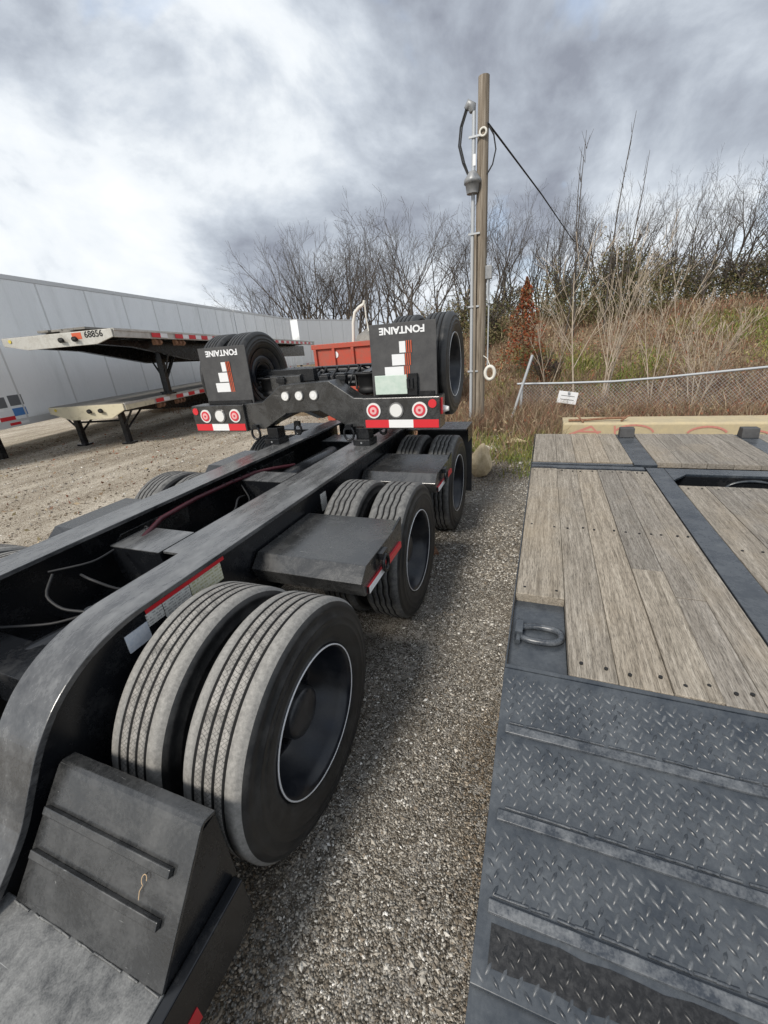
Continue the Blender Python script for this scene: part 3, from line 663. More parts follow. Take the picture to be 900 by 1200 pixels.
for x in (-2.52, -2.02, -1.83):
    MB().box(x-.035, x+.035, 3.66, 3.74, 1.44, 1.66).box(x-.05, x+.05, 3.65, 3.69, 1.60, 1.645).build('hanger_bracket', 'black', FA, .004)
MB().tube([(-2.95, 3.86, 1.53), (-1.45, 3.86, 1.55)], .028, 10).build('cam_shaft', 'beam', FA)
MB().prism_x([(3.68, 1.46), (3.95, 1.46), (3.95, 1.58), (3.80, 1.70), (3.68, 1.66)], -2.66, -2.30).build('slack_housing', 'plate', FA, .006)
for i in range(3):
    x = -2.28+i*.2
    MB().tube([(x-.04, 4.0, 1.60), (x+.05, 4.0, 1.60)], .07, 14).build('brake_chamber', 'black', FA)

# ------------------------------------------------------------------ plank-decked trailer on the right
PT = thing('plank_deck_trailer', 'dark blue-grey lowboy trailer with weathered wooden plank deck and tread plate ramp', 'trailer', (1.47, 2.5, G))
ZD = .70; BT = .045
def plank(x0, x1, y0, y1, z=ZD):
    j = random.uniform(-.003, .003); gp = .0013
    MB().box(x0+gp, x1-gp, y0, y1, z-BT, z+j).build('plank', 'wood', PT, .003)
XR = 3.0
for x0, x1 in zip((-.06, .165, .33, .50, .645, .765), (.165, .33, .50, .645, .765, .888)):
    if x0 < 0: plank(x0, x1, 1.79, 3.92)
    elif x0 == .50: plank(x0, x1, 1.30, 2.16); plank(x0, x1, 2.165, 3.92)
    elif x0 == .645: plank(x0, x1, 1.30, 1.93); plank(x0, x1, 1.935, 3.92)
    else: plank(x0, x1, 1.30, 3.92)
for x0, x1 in zip((1.035, 1.21, 1.40, 1.58, 1.77), (1.21, 1.40, 1.58, 1.77, 1.945)): plank(x0, x1, 1.30, 3.57)
for x0, x1 in zip((2.105, 2.28, 2.46, 2.64, 2.82), (2.28, 2.46, 2.64, 2.82, 3.0)): plank(x0, x1, 1.30, 3.92)
for x0, x1 in zip((-.055, .17, .34, .48, .63), (.17, .34, .48, .63, .815)): plank(x0, x1, 4.15, 5.35, ZD+.006)
for x0, x1 in zip((1.005, 1.20, 1.39, 1.58, 1.77), (1.20, 1.39, 1.58, 1.77, 1.945)): plank(x0, x1, 4.17, 5.36, ZD+.006)
for x0, x1 in zip((2.105, 2.28, 2.46, 2.64, 2.82), (2.28, 2.46, 2.64, 2.82, 3.0)): plank(x0, x1, 4.17, 5.36, ZD+.006)
# bolts sunk in the planks
b = MB()
for x0, x1 in zip((-.06, .165, .33, .50, .645, .765), (.165, .33, .50, .645, .765, .888)):
    for yb in ((1.84 if x0 < 0 else 1.36), 2.62, 3.86):
        for xb in (x0+.035, x1-.035): b.disc((xb+random.uniform(-.012, .012), yb+random.uniform(-.014, .014), ZD-.004), (0, 0, 1), .0068, 0, 9, .0085)
for xb in (1.08, 1.17, 1.27, 1.36, 1.46, 1.62, 1.72, 1.82):
    for yb in (3.50, 2.5): b.disc((xb, yb+random.uniform(-.012, .012), ZD-.004), (0, 0, 1), .0068, 0, 9, .0085)
b.build('bolts', 'groove', PT, kind='stuff')
# steel: flanges, frame pan, side rail
def bx(name, mt, *a, bev=.003, par=PT): return MB().box(*a).build(name, mt, par, bev)
for x0, x1 in ((.892, 1.03), (1.95, 2.10)):
    fb = bx('beam_flange', 'tread_plate', x0, x1, 1.285, 4.02, ZD-.022, ZD+.002)
    bx('beam_web', 'black', x0+.06, x0+.075, 1.32, 5.3, .30, ZD-.024, par=fb)
bx('beam_flange', 'tread_plate', .818, 1.002, 4.10, 5.34, ZD-.022, ZD+.004); bx('beam_flange', 'tread_plate', 1.948, 2.102, 4.10, 5.34, ZD-.022, ZD+.004)
bx('frame_pan', 'black', -.045, 2.98, 1.31, 3.56, .60, ZD-BT-.004); bx('frame_pan', 'black', -.045, 2.98, 4.16, 5.33, .60, ZD-BT-.004)
bx('frame_pan', 'black', -.045, .885, 3.57, 3.92, .60, ZD-BT-.004)
bx('side_rail', 'tread_plate', -.068, -.0615, 1.28, 4.10, .46, ZD-.002); bx('side_rail', 'tread_plate', -.068, -.0615, 4.14, 5.35, .46, ZD+.002); bx('side_rail', 'tread_plate', 3.002, 3.01, 1.28, 5.35, .46, ZD)
bx('cross_flange', 'tread_plate', -.06, .885, 3.975, 4.055, ZD-.03, ZD-.004); bx('cross_flange', 'tread_plate', -.06, .81, 4.075, 4.125, ZD-.02, ZD+.001)
bx('cross_flange', 'tread_plate', 1.034, 1.946, 3.87, 4.02, ZD-.02, ZD+.001)
bx('cross_beam', 'black', 1.034, 1.946, 3.875, 3.90, .44, ZD-.022); bx('pit_floor', 'black', 1.034, 1.946, 3.58, 3.87, .44, .45)
hl = MB(); hl.torus((1.62, 3.872, .585), (1, 0, 0), (0, 0, 1), .17, .012, 32, 6, 0, .42); hl.build('slot_rim', 'tread_plate', PT)
MB().prism_z([(1.034, 3.868), (1.034, 3.70), (1.16, 3.868)], ZD-.015, ZD).build('corner_gusset', 'tread_plate', PT)
bx('rub_rail_clip', 'black', -.04, .13, 3.925, 3.97, ZD-.02, ZD+.004)
for x0, x1 in ((.84, .985), (1.955, 2.10)):
    MB().prism_x([(5.17, ZD+.005), (5.30, ZD+.005), (5.28, ZD+.105), (5.185, ZD+.105)], x0, x1).build('stop_block', 'flap', PT, .005)
bx('end_plate', 'black', -.06, 3.0, 5.37, 5.40, .45, ZD-.01)
for x in (.93, 2.02):
    for y in (2.0, 4.8): bx('support_leg', 'black', x-.06, x+.06, y-.06, y+.06, G, .31)
# lashing ring pocket
pk = bx('ring_pocket', 'tread_plate', -.06, .163, 1.285, 1.788, ZD-BT-.003, ZD-BT+.004, bev=.001)
b = MB(); pr = []
for i in range(26):
    a = 2*math.pi*i/26; ex = .088*math.copysign(abs(math.cos(a))**.75, math.cos(a)); ey = .050*math.copysign(abs(math.sin(a))**.85, math.sin(a)); pr.append(Vector((.058+ex, 1.535+ey, ZD-BT+.018+.004*math.cos(a))))
b.tube(pr+[pr[0], pr[1]], .0145, 8, cap=False); b.build('lashing_ring', 'worn_strip', pk)
MB().box(-.045, -.012, 1.50, 1.585, ZD-BT+.005, ZD-BT+.045).tube([(-.03, 1.46, ZD-BT+.02), (-.03, 1.61, ZD-BT+.02)], .012, 8).build('ring_saddle', 'tread_plate', pk, .003)
# tread plate ramp
SL = .30; Y0, Z0, Y1 = 1.278, .692, .466
def rz(y): return Z0-SL*(Y0-y)
rp = MB().prism_x([(Y0, Z0), (Y1, rz(Y1)), (Y1, rz(Y1)-.012), (Y0, Z0-.012)], -.068, XR).build('ramp_plate', 'tread_plate', PT, .002)
MB().prism_x([(Y0, Z0-.013), (Y1+.004, rz(Y1)-.014), (Y1+.004, .22), (Y0, .30)], -.064, -.052).build('ramp_side', 'tread_plate', rp)
MB().box(-.068, XR, 1.279, 1.298, .60, ZD-.004).build('ramp_lip', 'tread_plate', rp, .002)
MB().box(-.068, XR, -1.8, Y1+.004, rz(Y1)-.05, rz(Y1)-.0135).build('lower_deck_plate', 'tread_plate', PT, .002)
MB().box(-.062, -.05, -1.8, Y1-.01, .18, rz(Y1)-.051).build('lower_side_rail', 'tread_plate', PT)
al = math.atan(SL); RT = Matrix.Translation((0, Y0, Z0)) @ Matrix.Rotation(al, 4, 'X')       # local y runs up the slope, 0 at the top
for yc in (1.058, .812, .612):
    v = -(Y0-yc)/math.cos(al)
    c = MB(); c.prism_x([(v-.017, .0002), (v-.015, .010), (v+.011, .013), (v+.014, .0002)], -.042, XR-.02)
    link('cleat', c.mesh('cleat', 'worn_strip'), rp, .002, T=RT)
    c = MB()
    for k in range(60):          # weld beads along the upper edge
        xx = -.03+k*.05+random.uniform(-.01, .01); c.tube([(xx, v+.0225, .001), (xx+.045, v+.0225+random.uniform(-.002, .002), .001)], .004, 5)
    link('weld_bead', c.mesh('weld_bead', 'worn_strip'), rp, T=RT, kind='stuff')
vb = lambda y: -(Y0-y)/math.cos(al)
c = MB(); n_ = 40; top_, bot_ = [], []
for i in range(n_+1):
    xx = -.030+i*(2.2/n_); top_.append((xx, vb(.583)+random.uniform(-.004, .004), .0008)); bot_.append((xx, vb(.505)+random.uniform(-.004, .004), .0008))
c.add(top_+bot_, [(i, n_+1+i, n_+2+i, i+1) for i in range(n_)]); link('black_ramp_band', c.mesh('black_ramp_band', 'pit'), rp, T=RT)  # irregular black strip laid over the ramp plate
def lugs(x0, x1, v0, v1, skip, name, matn, h=.0028, T=RT, par=None):
    p = .037; V, F = [], []
    base = np.array([(-.0155, 0, 0), (-.007, -.0045, 0), (.007, -.0045, 0), (.0155, 0, 0), (.007, .0045, 0), (-.007, .0045, 0), (-.010, 0, h*.8), (.010, 0, h*.8), (0, -.0016, h), (0, .0016, h)])
    fc = [(0, 1, 6), (1, 8, 6), (1, 2, 8), (2, 7, 8), (2, 3, 7), (3, 4, 7), (4, 9, 7), (4, 5, 9), (5, 6, 9), (5, 0, 6), (6, 8, 9), (8, 7, 9)]
    for i in range(int((x1-x0)/p*2)):
        for j in range(int((v1-v0)/p*2)):
            if (i+j) % 2: continue
            x = x0+(i+.5)*p/2; y = v0+(j+.5)*p/2
            if any(a < y < b_ for a, b_ in skip): continue
            an = R(64) if i % 2 else R(-40)
            c_, s_ = math.cos(an), math.sin(an); q = base.copy(); q[:, 0] = base[:, 0]*c_-base[:, 1]*s_+x; q[:, 1] = base[:, 0]*s_+base[:, 1]*c_+y
            F += [tuple(k+len(V) for k in f) for f in fc]; V += q.tolist()
    o = link(name, raw_mesh(name, V, F, matn, smooth=True), par, T=T, kind='stuff')
sk = [(vb(y)-.032, vb(y)+.030) for y in (1.058, .812, .612)]
bnd = (vb(.512), vb(.578))
lugs(-.055, 2.2, vb(.475), -.012, sk+[bnd], 'tread_pattern', 'lug', .0040, RT, rp)
lugs(-.02, 2.2, bnd[0]+.004, bnd[1]+.002, [], 'black_tread_pattern', 'pit', .0040, RT, rp)

# ------------------------------------------------------------------ concrete blocks, fence, posts and litter beyond
YB = 8.0; zt_ = .31
for k, (x0, x1) in enumerate(((.37, 3.70), (3.725, 5.8))):
    o = thing('concrete_block', ['long tan concrete barrier block with red spray paint and a rusty bar on its end', 'shorter tan concrete barrier block butted against the long one'][k], 'barrier', ((x0+x1)/2, YB+.3, G), 'concrete blocks in front of the fence')
    MB().prism_x([(YB, G-.03), (YB, zt_-.03), (YB+.03, zt_), (YB+.57, zt_), (YB+.6, zt_-.03), (YB+.6, G-.03)], x0, x1).build('block', 'concrete', o, .012)
    def stroke(pts, w=.015):
        b = MB()
        for (xa, za), (xb, zb) in zip(pts, pts[1:]):
            xa, xb = xa-(xb-xa)*.04, xb+(xb-xa)*.0
            d = Vector((xb-xa, 0, zb-za)); n = Vector((-d.z, 0, d.x)).normalized()*w
            A, B = Vector((xa, YB-stroke.d, za)), Vector((xb, YB-stroke.d, zb)); b.add([A-n, B-n, B+n, A+n], [(0, 1, 2, 3)])
        stroke.d += .0012; b.build('graffiti', 'graffiti', o)
    stroke.d = .003
    def arc(cx, cz, r, a0, a1, e=.5): return [(cx+r*math.cos(R(a0+(a1-a0)*i/10)), cz+r*e*math.sin(R(a0+(a1-a0)*i/10))) for i in range(11)]
    if k == 0:
        stroke([(.50, .10), (.84, .25)], .02); stroke([(.84, .25), (.99, .08)]); stroke([(.62, .16), (1.0, .15)]); stroke(arc(1.5, .12, .30, 10, 160)); stroke([(1.22, .10), (1.2, .26)])
    if k == 0: stroke(arc(2.55, .10, .28, 20, 165), .016); stroke(arc(3.2, .08, .18, 30, 150), .014)
    if k == 1: stroke([(3.78, .12), (3.9, .30)]); stroke(arc(4.4, .12, .3, 10, 150))
tag(MB().tube([(.46, YB+.12, zt_+.025), (.75, YB+.10, zt_+.035), (1.1, YB+.16, zt_+.05), (1.38, YB+.13, zt_+.06)], .022, 7).tube([(.70, YB+.02, zt_+.01), (.60, YB+.20, zt_+.10)], .016, 6).tube([(1.30, YB+.08, zt_+.02), (1.42, YB+.18, zt_+.09)], .016, 6).build('rusty_bar', 'rust'), 'rusty bent steel bar lying on top of the concrete block', 'scrap')
FN = thing('chain_link_fence', 'sagging chain-link fence with grey top rail behind the concrete blocks', 'fence', (2.2, 10.2, G))
YFc = 10.2
rail = [at_y(px, py, YFc) for px, py in ((606, 450), (660, 449), (720, 447), (770, 443), (820, 438), (860, 434), (900, 430), (960, 424), (1040, 418))]
MB().tube(rail, .024, 8).build('top_rail', 'galv', FN)
def rail_z(x):
    for a, b_ in zip(rail, rail[1:]):
        if a.x <= x <= b_.x: return a.z+(b_.z-a.z)*(x-a.x)/(b_.x-a.x)
    return rail[-1].z
b = MB(); x0f, x1f = rail[0].x+.05, rail[-1].x-.02; pch = .075
def wire(pts):
    for A, B in zip(pts, pts[1:]):
        n = Vector((0, .002, 0)); w = (B-A).cross(Vector((0, 1, 0))).normalized()*.0019
        b.add([A-w, A+n, A+w, B-w, B+n, B+w], [(0, 3, 4, 1), (1, 4, 5, 2), (2, 5, 3, 0)])
nW = int((x1f-x0f)/pch)
for sg in (1, -1):
    for i in range(-16, nW+16):
        xs0 = x0f+i*pch; pts = []
        for k in range(15):
            z = G+k*.07; x = xs0+sg*k*.07
            if x0f <= x <= x1f and z < rail_z(x): pts.append(Vector((x, YFc+.02*math.sin(x*2)+(.9-z)*.08, max(z, hill(x, YFc)-.05))))
        if len(pts) > 1: wire(pts)
b.build('chain_mesh', 'galv', FN, kind='stuff')
for px in (1010, 612):
    p = at_y(px, 445, YFc); MB().tube([(p.x, YFc+.04, G-.15), (p.x, YFc+.04, rail_z(p.x)+.03)], .03, 8).build('post', 'galv', FN)
a, c_ = at_y(599, 492, 9.6), at_y(624, 416, 9.75)
tag(MB().tube([a-(c_-a)*.12, a, c_], .03, 8).build('leaning_post', 'galv'), 'bare grey pipe post leaning in the weeds where the fence ends', 'post')
p = at_y(665, 466, 10.1); T = Matrix.Translation(p) @ Matrix.Rotation(R(9), 4, 'Y')
o = MB().box(-.20, .20, -.008, .008, -.13, .13).build('fence_sign', 'decal', None, .004, T=T); tag(o, 'white square sign hung on the chain-link fence below the pale sapling', 'sign')
for i in range(2): link('sign_rule', MB().box(-.14, .14, -.011, -.009, .03-.08*i, .045-.08*i).mesh('sign_rule', 'steel'), o, T=T)
MB().box(-.02, .02, -.06, -.009, .10, .14).build('clip', 'galv', o, T=T)

def rock(px, py, r, label, Y=None, seed=0, sq=(1, 1, .75), matn='limestone', name='rock', grp=None):
    rr = random.Random(seed); q = at_z(px, py, G); bm2 = bmesh.new(); bmesh.ops.create_icosphere(bm2, subdivisions=3, radius=1); 
    ofs = [Vector((rr.uniform(-1, 1), rr.uniform(-1, 1), rr.uniform(-1, 1))).normalized() for _ in range(9)]; cut = [rr.uniform(.42, .8) for _ in range(9)]
    for v in bm2.verts:
        for n, d in zip(ofs, cut):
            e = v.co.dot(n)-d
            if e > 0: v.co -= n*e
        v.co += v.co.normalized()*rr.uniform(-.03, .03)
        v.co = Vector((v.co.x*sq[0], v.co.y*sq[1], v.co.z*sq[2]))*r
    me = bpy.data.meshes.new(name); bm2.to_mesh(me); bm2.free(); me.materials.append(M[matn])
    zmin = min(v.co.z for v in me.vertices)
    o = link(name, me, T=Matrix.Translation((q.x, q.y, G-zmin-.03*r/.2))); return tag(o, label, 'rock' if name == 'rock' else 'litter', grp)
rock(562, 556, .23, 'large pale tan limestone boulder beside the rear wheel of the lowboy', seed=3, sq=(.8, .9, 1.2))
rock(605, 520, .22, 'flat tan limestone slab lying in the weeds near the concrete block', seed=5, sq=(1.2, .8, .38))
rock(625, 500, .13, 'small tan stone among green weeds by the concrete block', seed=8)
rock(640, 484, .12, 'pale stone at the foot of the fence end', seed=9)
rock(545, 500, .2, 'pale stone heap piece at the foot of the utility pole', seed=11, sq=(1.2, 1, .8))
rock(572, 528, .085, 'crumpled scrap of white litter among the weeds', seed=12, matn='hose_white', name='litter')
rock(520, 640, .07, 'brown flat board scrap', seed=2) if False else None
tag(MB().box(-.16, .16, -.09, .09, G+.002, G+.03, T=Matrix.Translation((-1.02, 3.35, 0)) @ Matrix.Rotation(.5, 4, 'Z')).build('board_scrap', 'rust', None, .003), 'rust-brown board scrap on gravel between the second and third wheels', 'board')

# ------------------------------------------------------------------ utility pole
UP = thing('utility_pole', 'weathered wooden utility pole with grey conduit, meter can and wires', 'pole', (-1.295, 9.0, G-.1))
MB().tube([(-1.295, 9, G-.3), (-1.29, 9, 2.9), (-1.285, 9, 5.80)], [.125, .108, .092], 16).build('post', 'pole', UP)
MB().tube([(-1.445, 8.92, G-.2), (-1.44, 8.92, 3), (-1.43, 8.92, 5.36)], .034, 10).build('conduit', 'galv', UP)
MB().box(-1.40, -1.355, 8.86, 8.90, G-.2, 3.6).build('moulding_strip', 'pole', UP)
MB().tube([(-1.455, 8.93, 5.36), (-1.465, 8.93, 5.43), (-1.52, 8.93, 5.47), (-1.57, 8.93, 5.42)], [.05, .075, .075, .04], 12).build('weatherhead', 'steel', UP)
for dx in (0, .03):
    MB().tube([(-1.57+dx, 8.93, 5.42), (-1.66+dx, 8.92, 5.2), (-1.69+dx, 8.92, 4.95), (-1.62+dx, 8.92, 4.7), (-1.53+dx*.5, 8.92, 4.52)], .014, 7).build('service_wire', 'hose', UP)
MB().tube([(-1.44, 8.88, 4.22), (-1.44, 8.88, 4.36), (-1.44, 8.88, 4.37), (-1.44, 8.88, 4.42), (-1.44, 8.88, 4.54)], [.10, .125, .15, .15, .06], 16).build('lamp_can', 'steel', UP)
MB().torus((-1.27, 8.885, 5.05), (1, 0, 0), (0, 0, 1), .055, .018, 16, 6).build('insulator', 'hose_white', UP)
MB().tube([(-1.19, 8.93, 5.14), (-1.10, 8.95, 5.0), (-1.06, 8.95, 4.8), (-1.11, 8.95, 4.6), (-1.20, 8.95, 4.48)], .012, 7).build('service_wire', 'hose', UP)
MB().tube([(-1.20, 8.9, 5.16), (-1.05, 9.3, 5.06), (-.4, 13, 5.0), (.6, 20, 5.05), (2.3, 31, 5.6)], .016, 6).build('service_wire', 'hose', UP)
MB().box(-1.19, -1.07, 8.88, 9.0, 2.86, 3.08).build('junction_box', 'steel', UP, .006)
MB().tube([(-1.14, 8.92, 2.86), (-1.15, 8.92, 2.6), (-1.12, 8.92, 2.45)], .02, 7).tube([(-1.12, 8.95, 2.86), (-1.12, 8.95, 1.3)], .015, 6).build('cable', 'galv', UP)
MB().box(-1.44, -1.39, 8.885, 8.90, 4.62, 4.78).build('tag_plate', 'decal', UP)
for z in (1.2, 2.4, 3.6, 5.0): MB().box(-1.51, -1.30, 8.87, 8.895, z, z+.03).build('strap', 'galv', UP)
o = MB().torus(at_y(574, 437, 8.8), (1, 0, 0), (0, 0, 1), .092, .034, 22, 7, 0, 1.35).tube([at_y(574, 428, 8.8), at_y(571, 420, 8.88), (-1.2, 8.93, 1.5)], .008, 5).build('pipe_ring', 'hose_white')
tag(o, 'white plastic ring hung on the side of the utility pole', 'ring')

# ------------------------------------------------------------------ vans, flatbeds and orange container
def TRm(x, y, yaw, z=0.0, tilt=0.0): return Matrix.Translation((x, y, z)) @ Matrix.Rotation(R(yaw), 4, 'Z') @ Matrix.Rotation(R(tilt), 4, 'X')
SEATS = {}
def van(x, y, yaw, length, label, first=1.181, zb=.72, ztop=4.1, stickers=False, pw=1.627):
    T = TRm(x, y, yaw, G); v = thing('box_trailer', label, 'trailer', (x, y, G), 'white box trailers parked in the yard')
    def P(name, mb, mt, par=v, bev=0.0): return mb.build(name, mt, par, bev, T=T)
    P('body', MB().box(-2.55, -.012, .03, length-.03, zb+.05, ztop-.02), 'van')
    P('bottom_rail', MB().box(-.03, .012, 0, length, zb, zb+.16), 'van_trim', bev=.004); P('top_rail', MB().box(-.04, .014, 0, length, ztop-.09, ztop+.015), 'van_trim', bev=.004)
    P('roof', MB().box(-2.56, -.045, 0, length, ztop-.015, ztop+.012), 'van')
    yy = 0.0; w = first; mesh_c = {}
    while yy < length-.05:
        w2 = min(w, length-yy); key = round(w2, 3)
        if key not in mesh_c:
            mesh_c[key] = MB().box(-.010, .004, .006, w2-.006, zb+.165, ztop-.095).mesh('side_panel', 'van')
        link('side_panel', mesh_c[key], v, .002, T=T @ Matrix.Translation((0, yy, 0)))
        if yy > 0: link('seam_strip', SEAM, v, T=T @ Matrix.Translation((0, yy, 0)))
        yy += w; w = pw
    k = 0.4; t1 = MB().box(.0125, .015, 0, .28, zb+.045, zb+.105).mesh('reflective_tape', 'red'); t2 = MB().box(.0125, .015, .281, .5, zb+.045, zb+.105).mesh('reflective_tape', 'white')
    while k < length-.6:
        for t_ in (t1, t2): link('reflective_tape', t_, v, T=T @ Matrix.Translation((0, k, 0)))
        k += 1.9
    for yl in (2.2, length-1.6):
        for xl in (-.45, -2.1): P('leg', MB().box(xl-.07, xl+.07, yl-.07, yl+.07, .0, zb+.06), 'black')
    if stickers:
        y0 = stickers
        for (a, b_, c, d, mt) in ((.05, .42, 1.18, 1.42, 'grey_sticker'), (.50, .86, 1.20, 1.44, 'grey_sticker'), (.10, .50, .99, 1.11, 'decal'), (.50, .86, .96, 1.14, 'blue_sticker'), (.12, .5, .885, .975, 'red')):
            P('sticker', MB().box(.0045, .008, y0+a, y0+b_, c, d), mt)
    return v
SEAM = MB().box(.0, .012, -.022, .022, .885, 4.0).mesh('seam_strip', 'van_trim')
van(-11.30, 3.7, 15.2, 16.2, 'long white box trailer with stickers low on its side, beside the stacked flatbeds', stickers=2.0)
van(-15.567, 19.40, 15.2, 9.7, 'white box trailer parked end to end behind the one with stickers', first=1.2)
van(-18.25, 30.0, -9, 8.6, 'distant white box trailer angled beyond the end of the long row')

def flatbed(label, T, width, length, zt, legs, leg_z, nose, front_mat, text=None, beamdeep=.42, wheels_y=None):
    loc = T.to_translation(); fb = thing('flatbed_trailer', label, 'trailer', loc, 'stacked flatbed trailers')
    def P(name, mb, mt, par=fb, bev=0.0): return mb.build(name, mt, par, bev, T=T)
    dk = P('deck', MB().prism_z([(-width+.02, .02), (-.02, .02), (-.02, length), (-width+.02, length)], -.07, -.003), 'deckgrey')
    # front plate with angled bottom corners
    P('front_plate', ngon_prism([(-width+.0, -.012), (0, -.012), (0, -.16), (-.40, -nose), (-width+.55, -nose), (-width, -.16)], -.02, .018) if True else None, front_mat, bev=.006)
    P('side_rail', MB().box(-.018, .02, .02, length, -.17, .0).box(-.018, .035, .02, length, -.05, -.02), 'alu', bev=.004)
    P('side_rail', MB().box(-width-.02, -width+.018, .02, length, -.17, .0), 'alu')
    if front_mat == 'tan': P('side_cheek', MB().box(.021, .034, .03, 1.02, -.165, -.052), 'tan')
    k = 1.1; t1 = MB().box(.0365, .040, 0, .30, -.145, -.052).mesh('reflective_tape', 'red'); t2 = MB().box(.0365, .040, .301, .55, -.145, -.052).mesh('reflective_tape', 'white')
    while k < length-.6:
        for t_ in (t1, t2): link('reflective_tape', t_, fb, T=T @ Matrix.Translation((0, k, 0)))
        k += .56 if k > 1.4 else .85
    for xb in (-.62, -width+.62):
        P('main_beam', MB().prism_x([(.05, -.172), (length, -.172), (length, -.172-beamdeep), (3.4, -.172-beamdeep), (1.2, -.30), (.05, -.25)], xb-.06, xb+.06), 'black')
    for k in range(int(length/1.2)): P('crossmember', MB().box(-width+.03, -.03, .4+k*1.2, .47+k*1.2, -.19, -.072), 'black')
    for lx, ly in legs:
        lg = P('landing_leg', MB().box(lx-.06, lx+.06, ly-.06, ly+.06, leg_z+.04, -.2), 'black', bev=.004)
        P('foot', MB().prism_z([(lx-.14, ly-.12), (lx+.14, ly-.12), (lx+.14, ly+.12), (lx-.14, ly+.12)], leg_z, leg_z+.045), 'black', lg)
        P('brace', MB().tube([(lx, ly+.04, leg_z+.35), (lx, ly+.85, -.22)], .025, 6).tube([(lx, ly-.02, leg_z+.42), (lx+(.4 if lx < -width/2 else -.4)*-1.0, ly-.02, -.18)], .025, 6), 'black', lg)
    P('cross_shaft', MB().tube([(legs[0][0], legs[0][1], leg_z+.6), (legs[1][0], legs[1][1], leg_z+.6)], .025, 8), 'black')
    for i in range(2):
        x = -width*.45+i*.32; P('glad_hand', MB().tube([(x, -.022, -.14), (x, -.075, -.15)], .05, 10).tube([(x, -.075, -.15), (x+.09, -.09, -.155)], .03, 8), 'groove')
    for yy in (1.25, 1.4, 2.0, 2.15, 2.3): P('winch', MB().tube([(-.06, yy, -.235), (-.06, yy+.09, -.235)], .05, 10).box(-.10, .01, yy-.015, yy-.004, -.30, -.172), 'rust')
    P('marker_light', MB().disc((-width+.2, -.024, -.08), (0, -1, 0), .035, 0, 12, .01), 'yellow')
    if text:
        me = txt(text, .42, None, None, 'groove', bold=.02); link('lettering', me, fb, T=T @ Matrix.Translation((-.42, -.0235, -.085)) @ Matrix.Rotation(R(90), 4, 'X'))
        P('emblem', MB().box(-.92, -.70, -.0235, -.021, -.15, -.03), 'orange')
    if wheels_y:
        for wy in wheels_y:
            for sd, x in ((1, -.05), (-1, -width+.05)):
                Tw = T @ Matrix.Translation((x, wy, wheels_z)) @ (Matrix() if sd > 0 else Matrix.Rotation(math.pi, 4, 'Z'))
                w = link('wheel', RIM, fb, T=Tw); link('tyre', TY['worn'], w, T=Tw); link('hub', HUB, w, T=Tw)
            P('axle', MB().tube([(-width+.2, wy, wheels_z), (-.2, wy, wheels_z)], .06, 10), 'black')
    return fb
TL = TRm(-9.36, 7.02, 11, 1.045); TAN_SIDE = True
wheels_z = .5-1.045+G
flatbed('lower flatbed trailer with cream front plate standing on black landing legs', TL, 2.12, 13.5, 1.045, [(-.62, .52), (-2.0, .52)], G-1.045, .34, 'tan', wheels_y=(10.8, 12.1))
TU = TRm(-8.12, 6.35, 12, 2.58, -1.6)
wheels_z = -.95
flatbed('upper flatbed trailer stacked on the lower one, number on its front plate', TU, 2.62, 13.0, 2.6, [(-1.0, 2.62), (-1.55, 3.3)], 1.045-2.58+.075, .27, 'alu', '68856', .45)
lm = thing('lumber_stack', 'stack of dark grey boards lying on the upper flatbed deck', 'lumber', TU @ Vector((-1.3, 2, 0)))
for i in range(4):
    for j in range(3): link('board', MB().box(-2.35+i*.30, -2.07+i*.30, .55+random.uniform(0, .25), 4.2+random.uniform(-.3, .3), .0+j*.05, .046+j*.05).mesh('board', 'deckgrey'), lm, .004, T=TU)
OC = thing('orange_container', 'faded orange ribbed steel container behind the flip axle', 'container', (-3.7, 11.3, G))
xl_, xr_ = at_y(366, 405, 10.2).x, -2.45
MB().box(xl_, xr_, 10.24, 12.8, .32, 1.86).build('body', 'orange_paint', OC, .02)
MB().box(xl_-.04, xr_+.04, 10.18, 10.30, 1.86, 1.98).box(xl_-.04, xr_+.04, 12.7, 12.84, 1.86, 1.98).build('top_rail', 'orange_paint', OC, .01)
for i in range(7): MB().box(xl_+.02+i*(xr_-xl_-.1)/6, xl_+.10+i*(xr_-xl_-.1)/6, 10.17, 10.239, .32, 1.858).build('rib', 'orange_paint', OC, .008)
MB().disc((at_y(452-60, 411, 10.2).x, 10.235, 1.70), (0, -1, 0), .085, 0, 20, .01).build('round_sticker', 'decal', OC)
for x in (xl_+.25, xr_-.25): MB().box(x-.12, x+.12, 10.3, 12.7, G, .32).build('skid', 'orange_paint', OC, .01)
MB().prism_x([(10.35, 1.985), (12.6, 1.985), (12.2, 2.2), (11.2, 2.3), (10.5, 2.12)], xl_+1.2, xr_-.15).build('tarpaulin', 'deckgrey', OC)
a = [at_y(x, y, 10.9) for x, y in ((414, 396), (414, 378), (416, 366), (421, 360), (426, 357))]; b_ = [at_y(x, y, 10.9) for x, y in ((427, 352), (429, 372), (433, 392))]
a[0].z = 1.99; 
wf = thing('bent_pipe_rack', 'bent white pipe frame standing on the orange container', 'rack', (a[0].x, 10.9, 1.98))
MB().tube([Vector((a[0].x, 10.9, 1.86))]+a, .045, 8).build('post', 'hose_white', wf); MB().tube(b_[:1]+b_[1:]+[Vector((b_[-1].x, 10.9, 1.86))], .02, 7).build('stay', 'hose_white', wf); MB().tube([a[-1], b_[0]], .04, 8).build('crossbar', 'hose_white', wf)

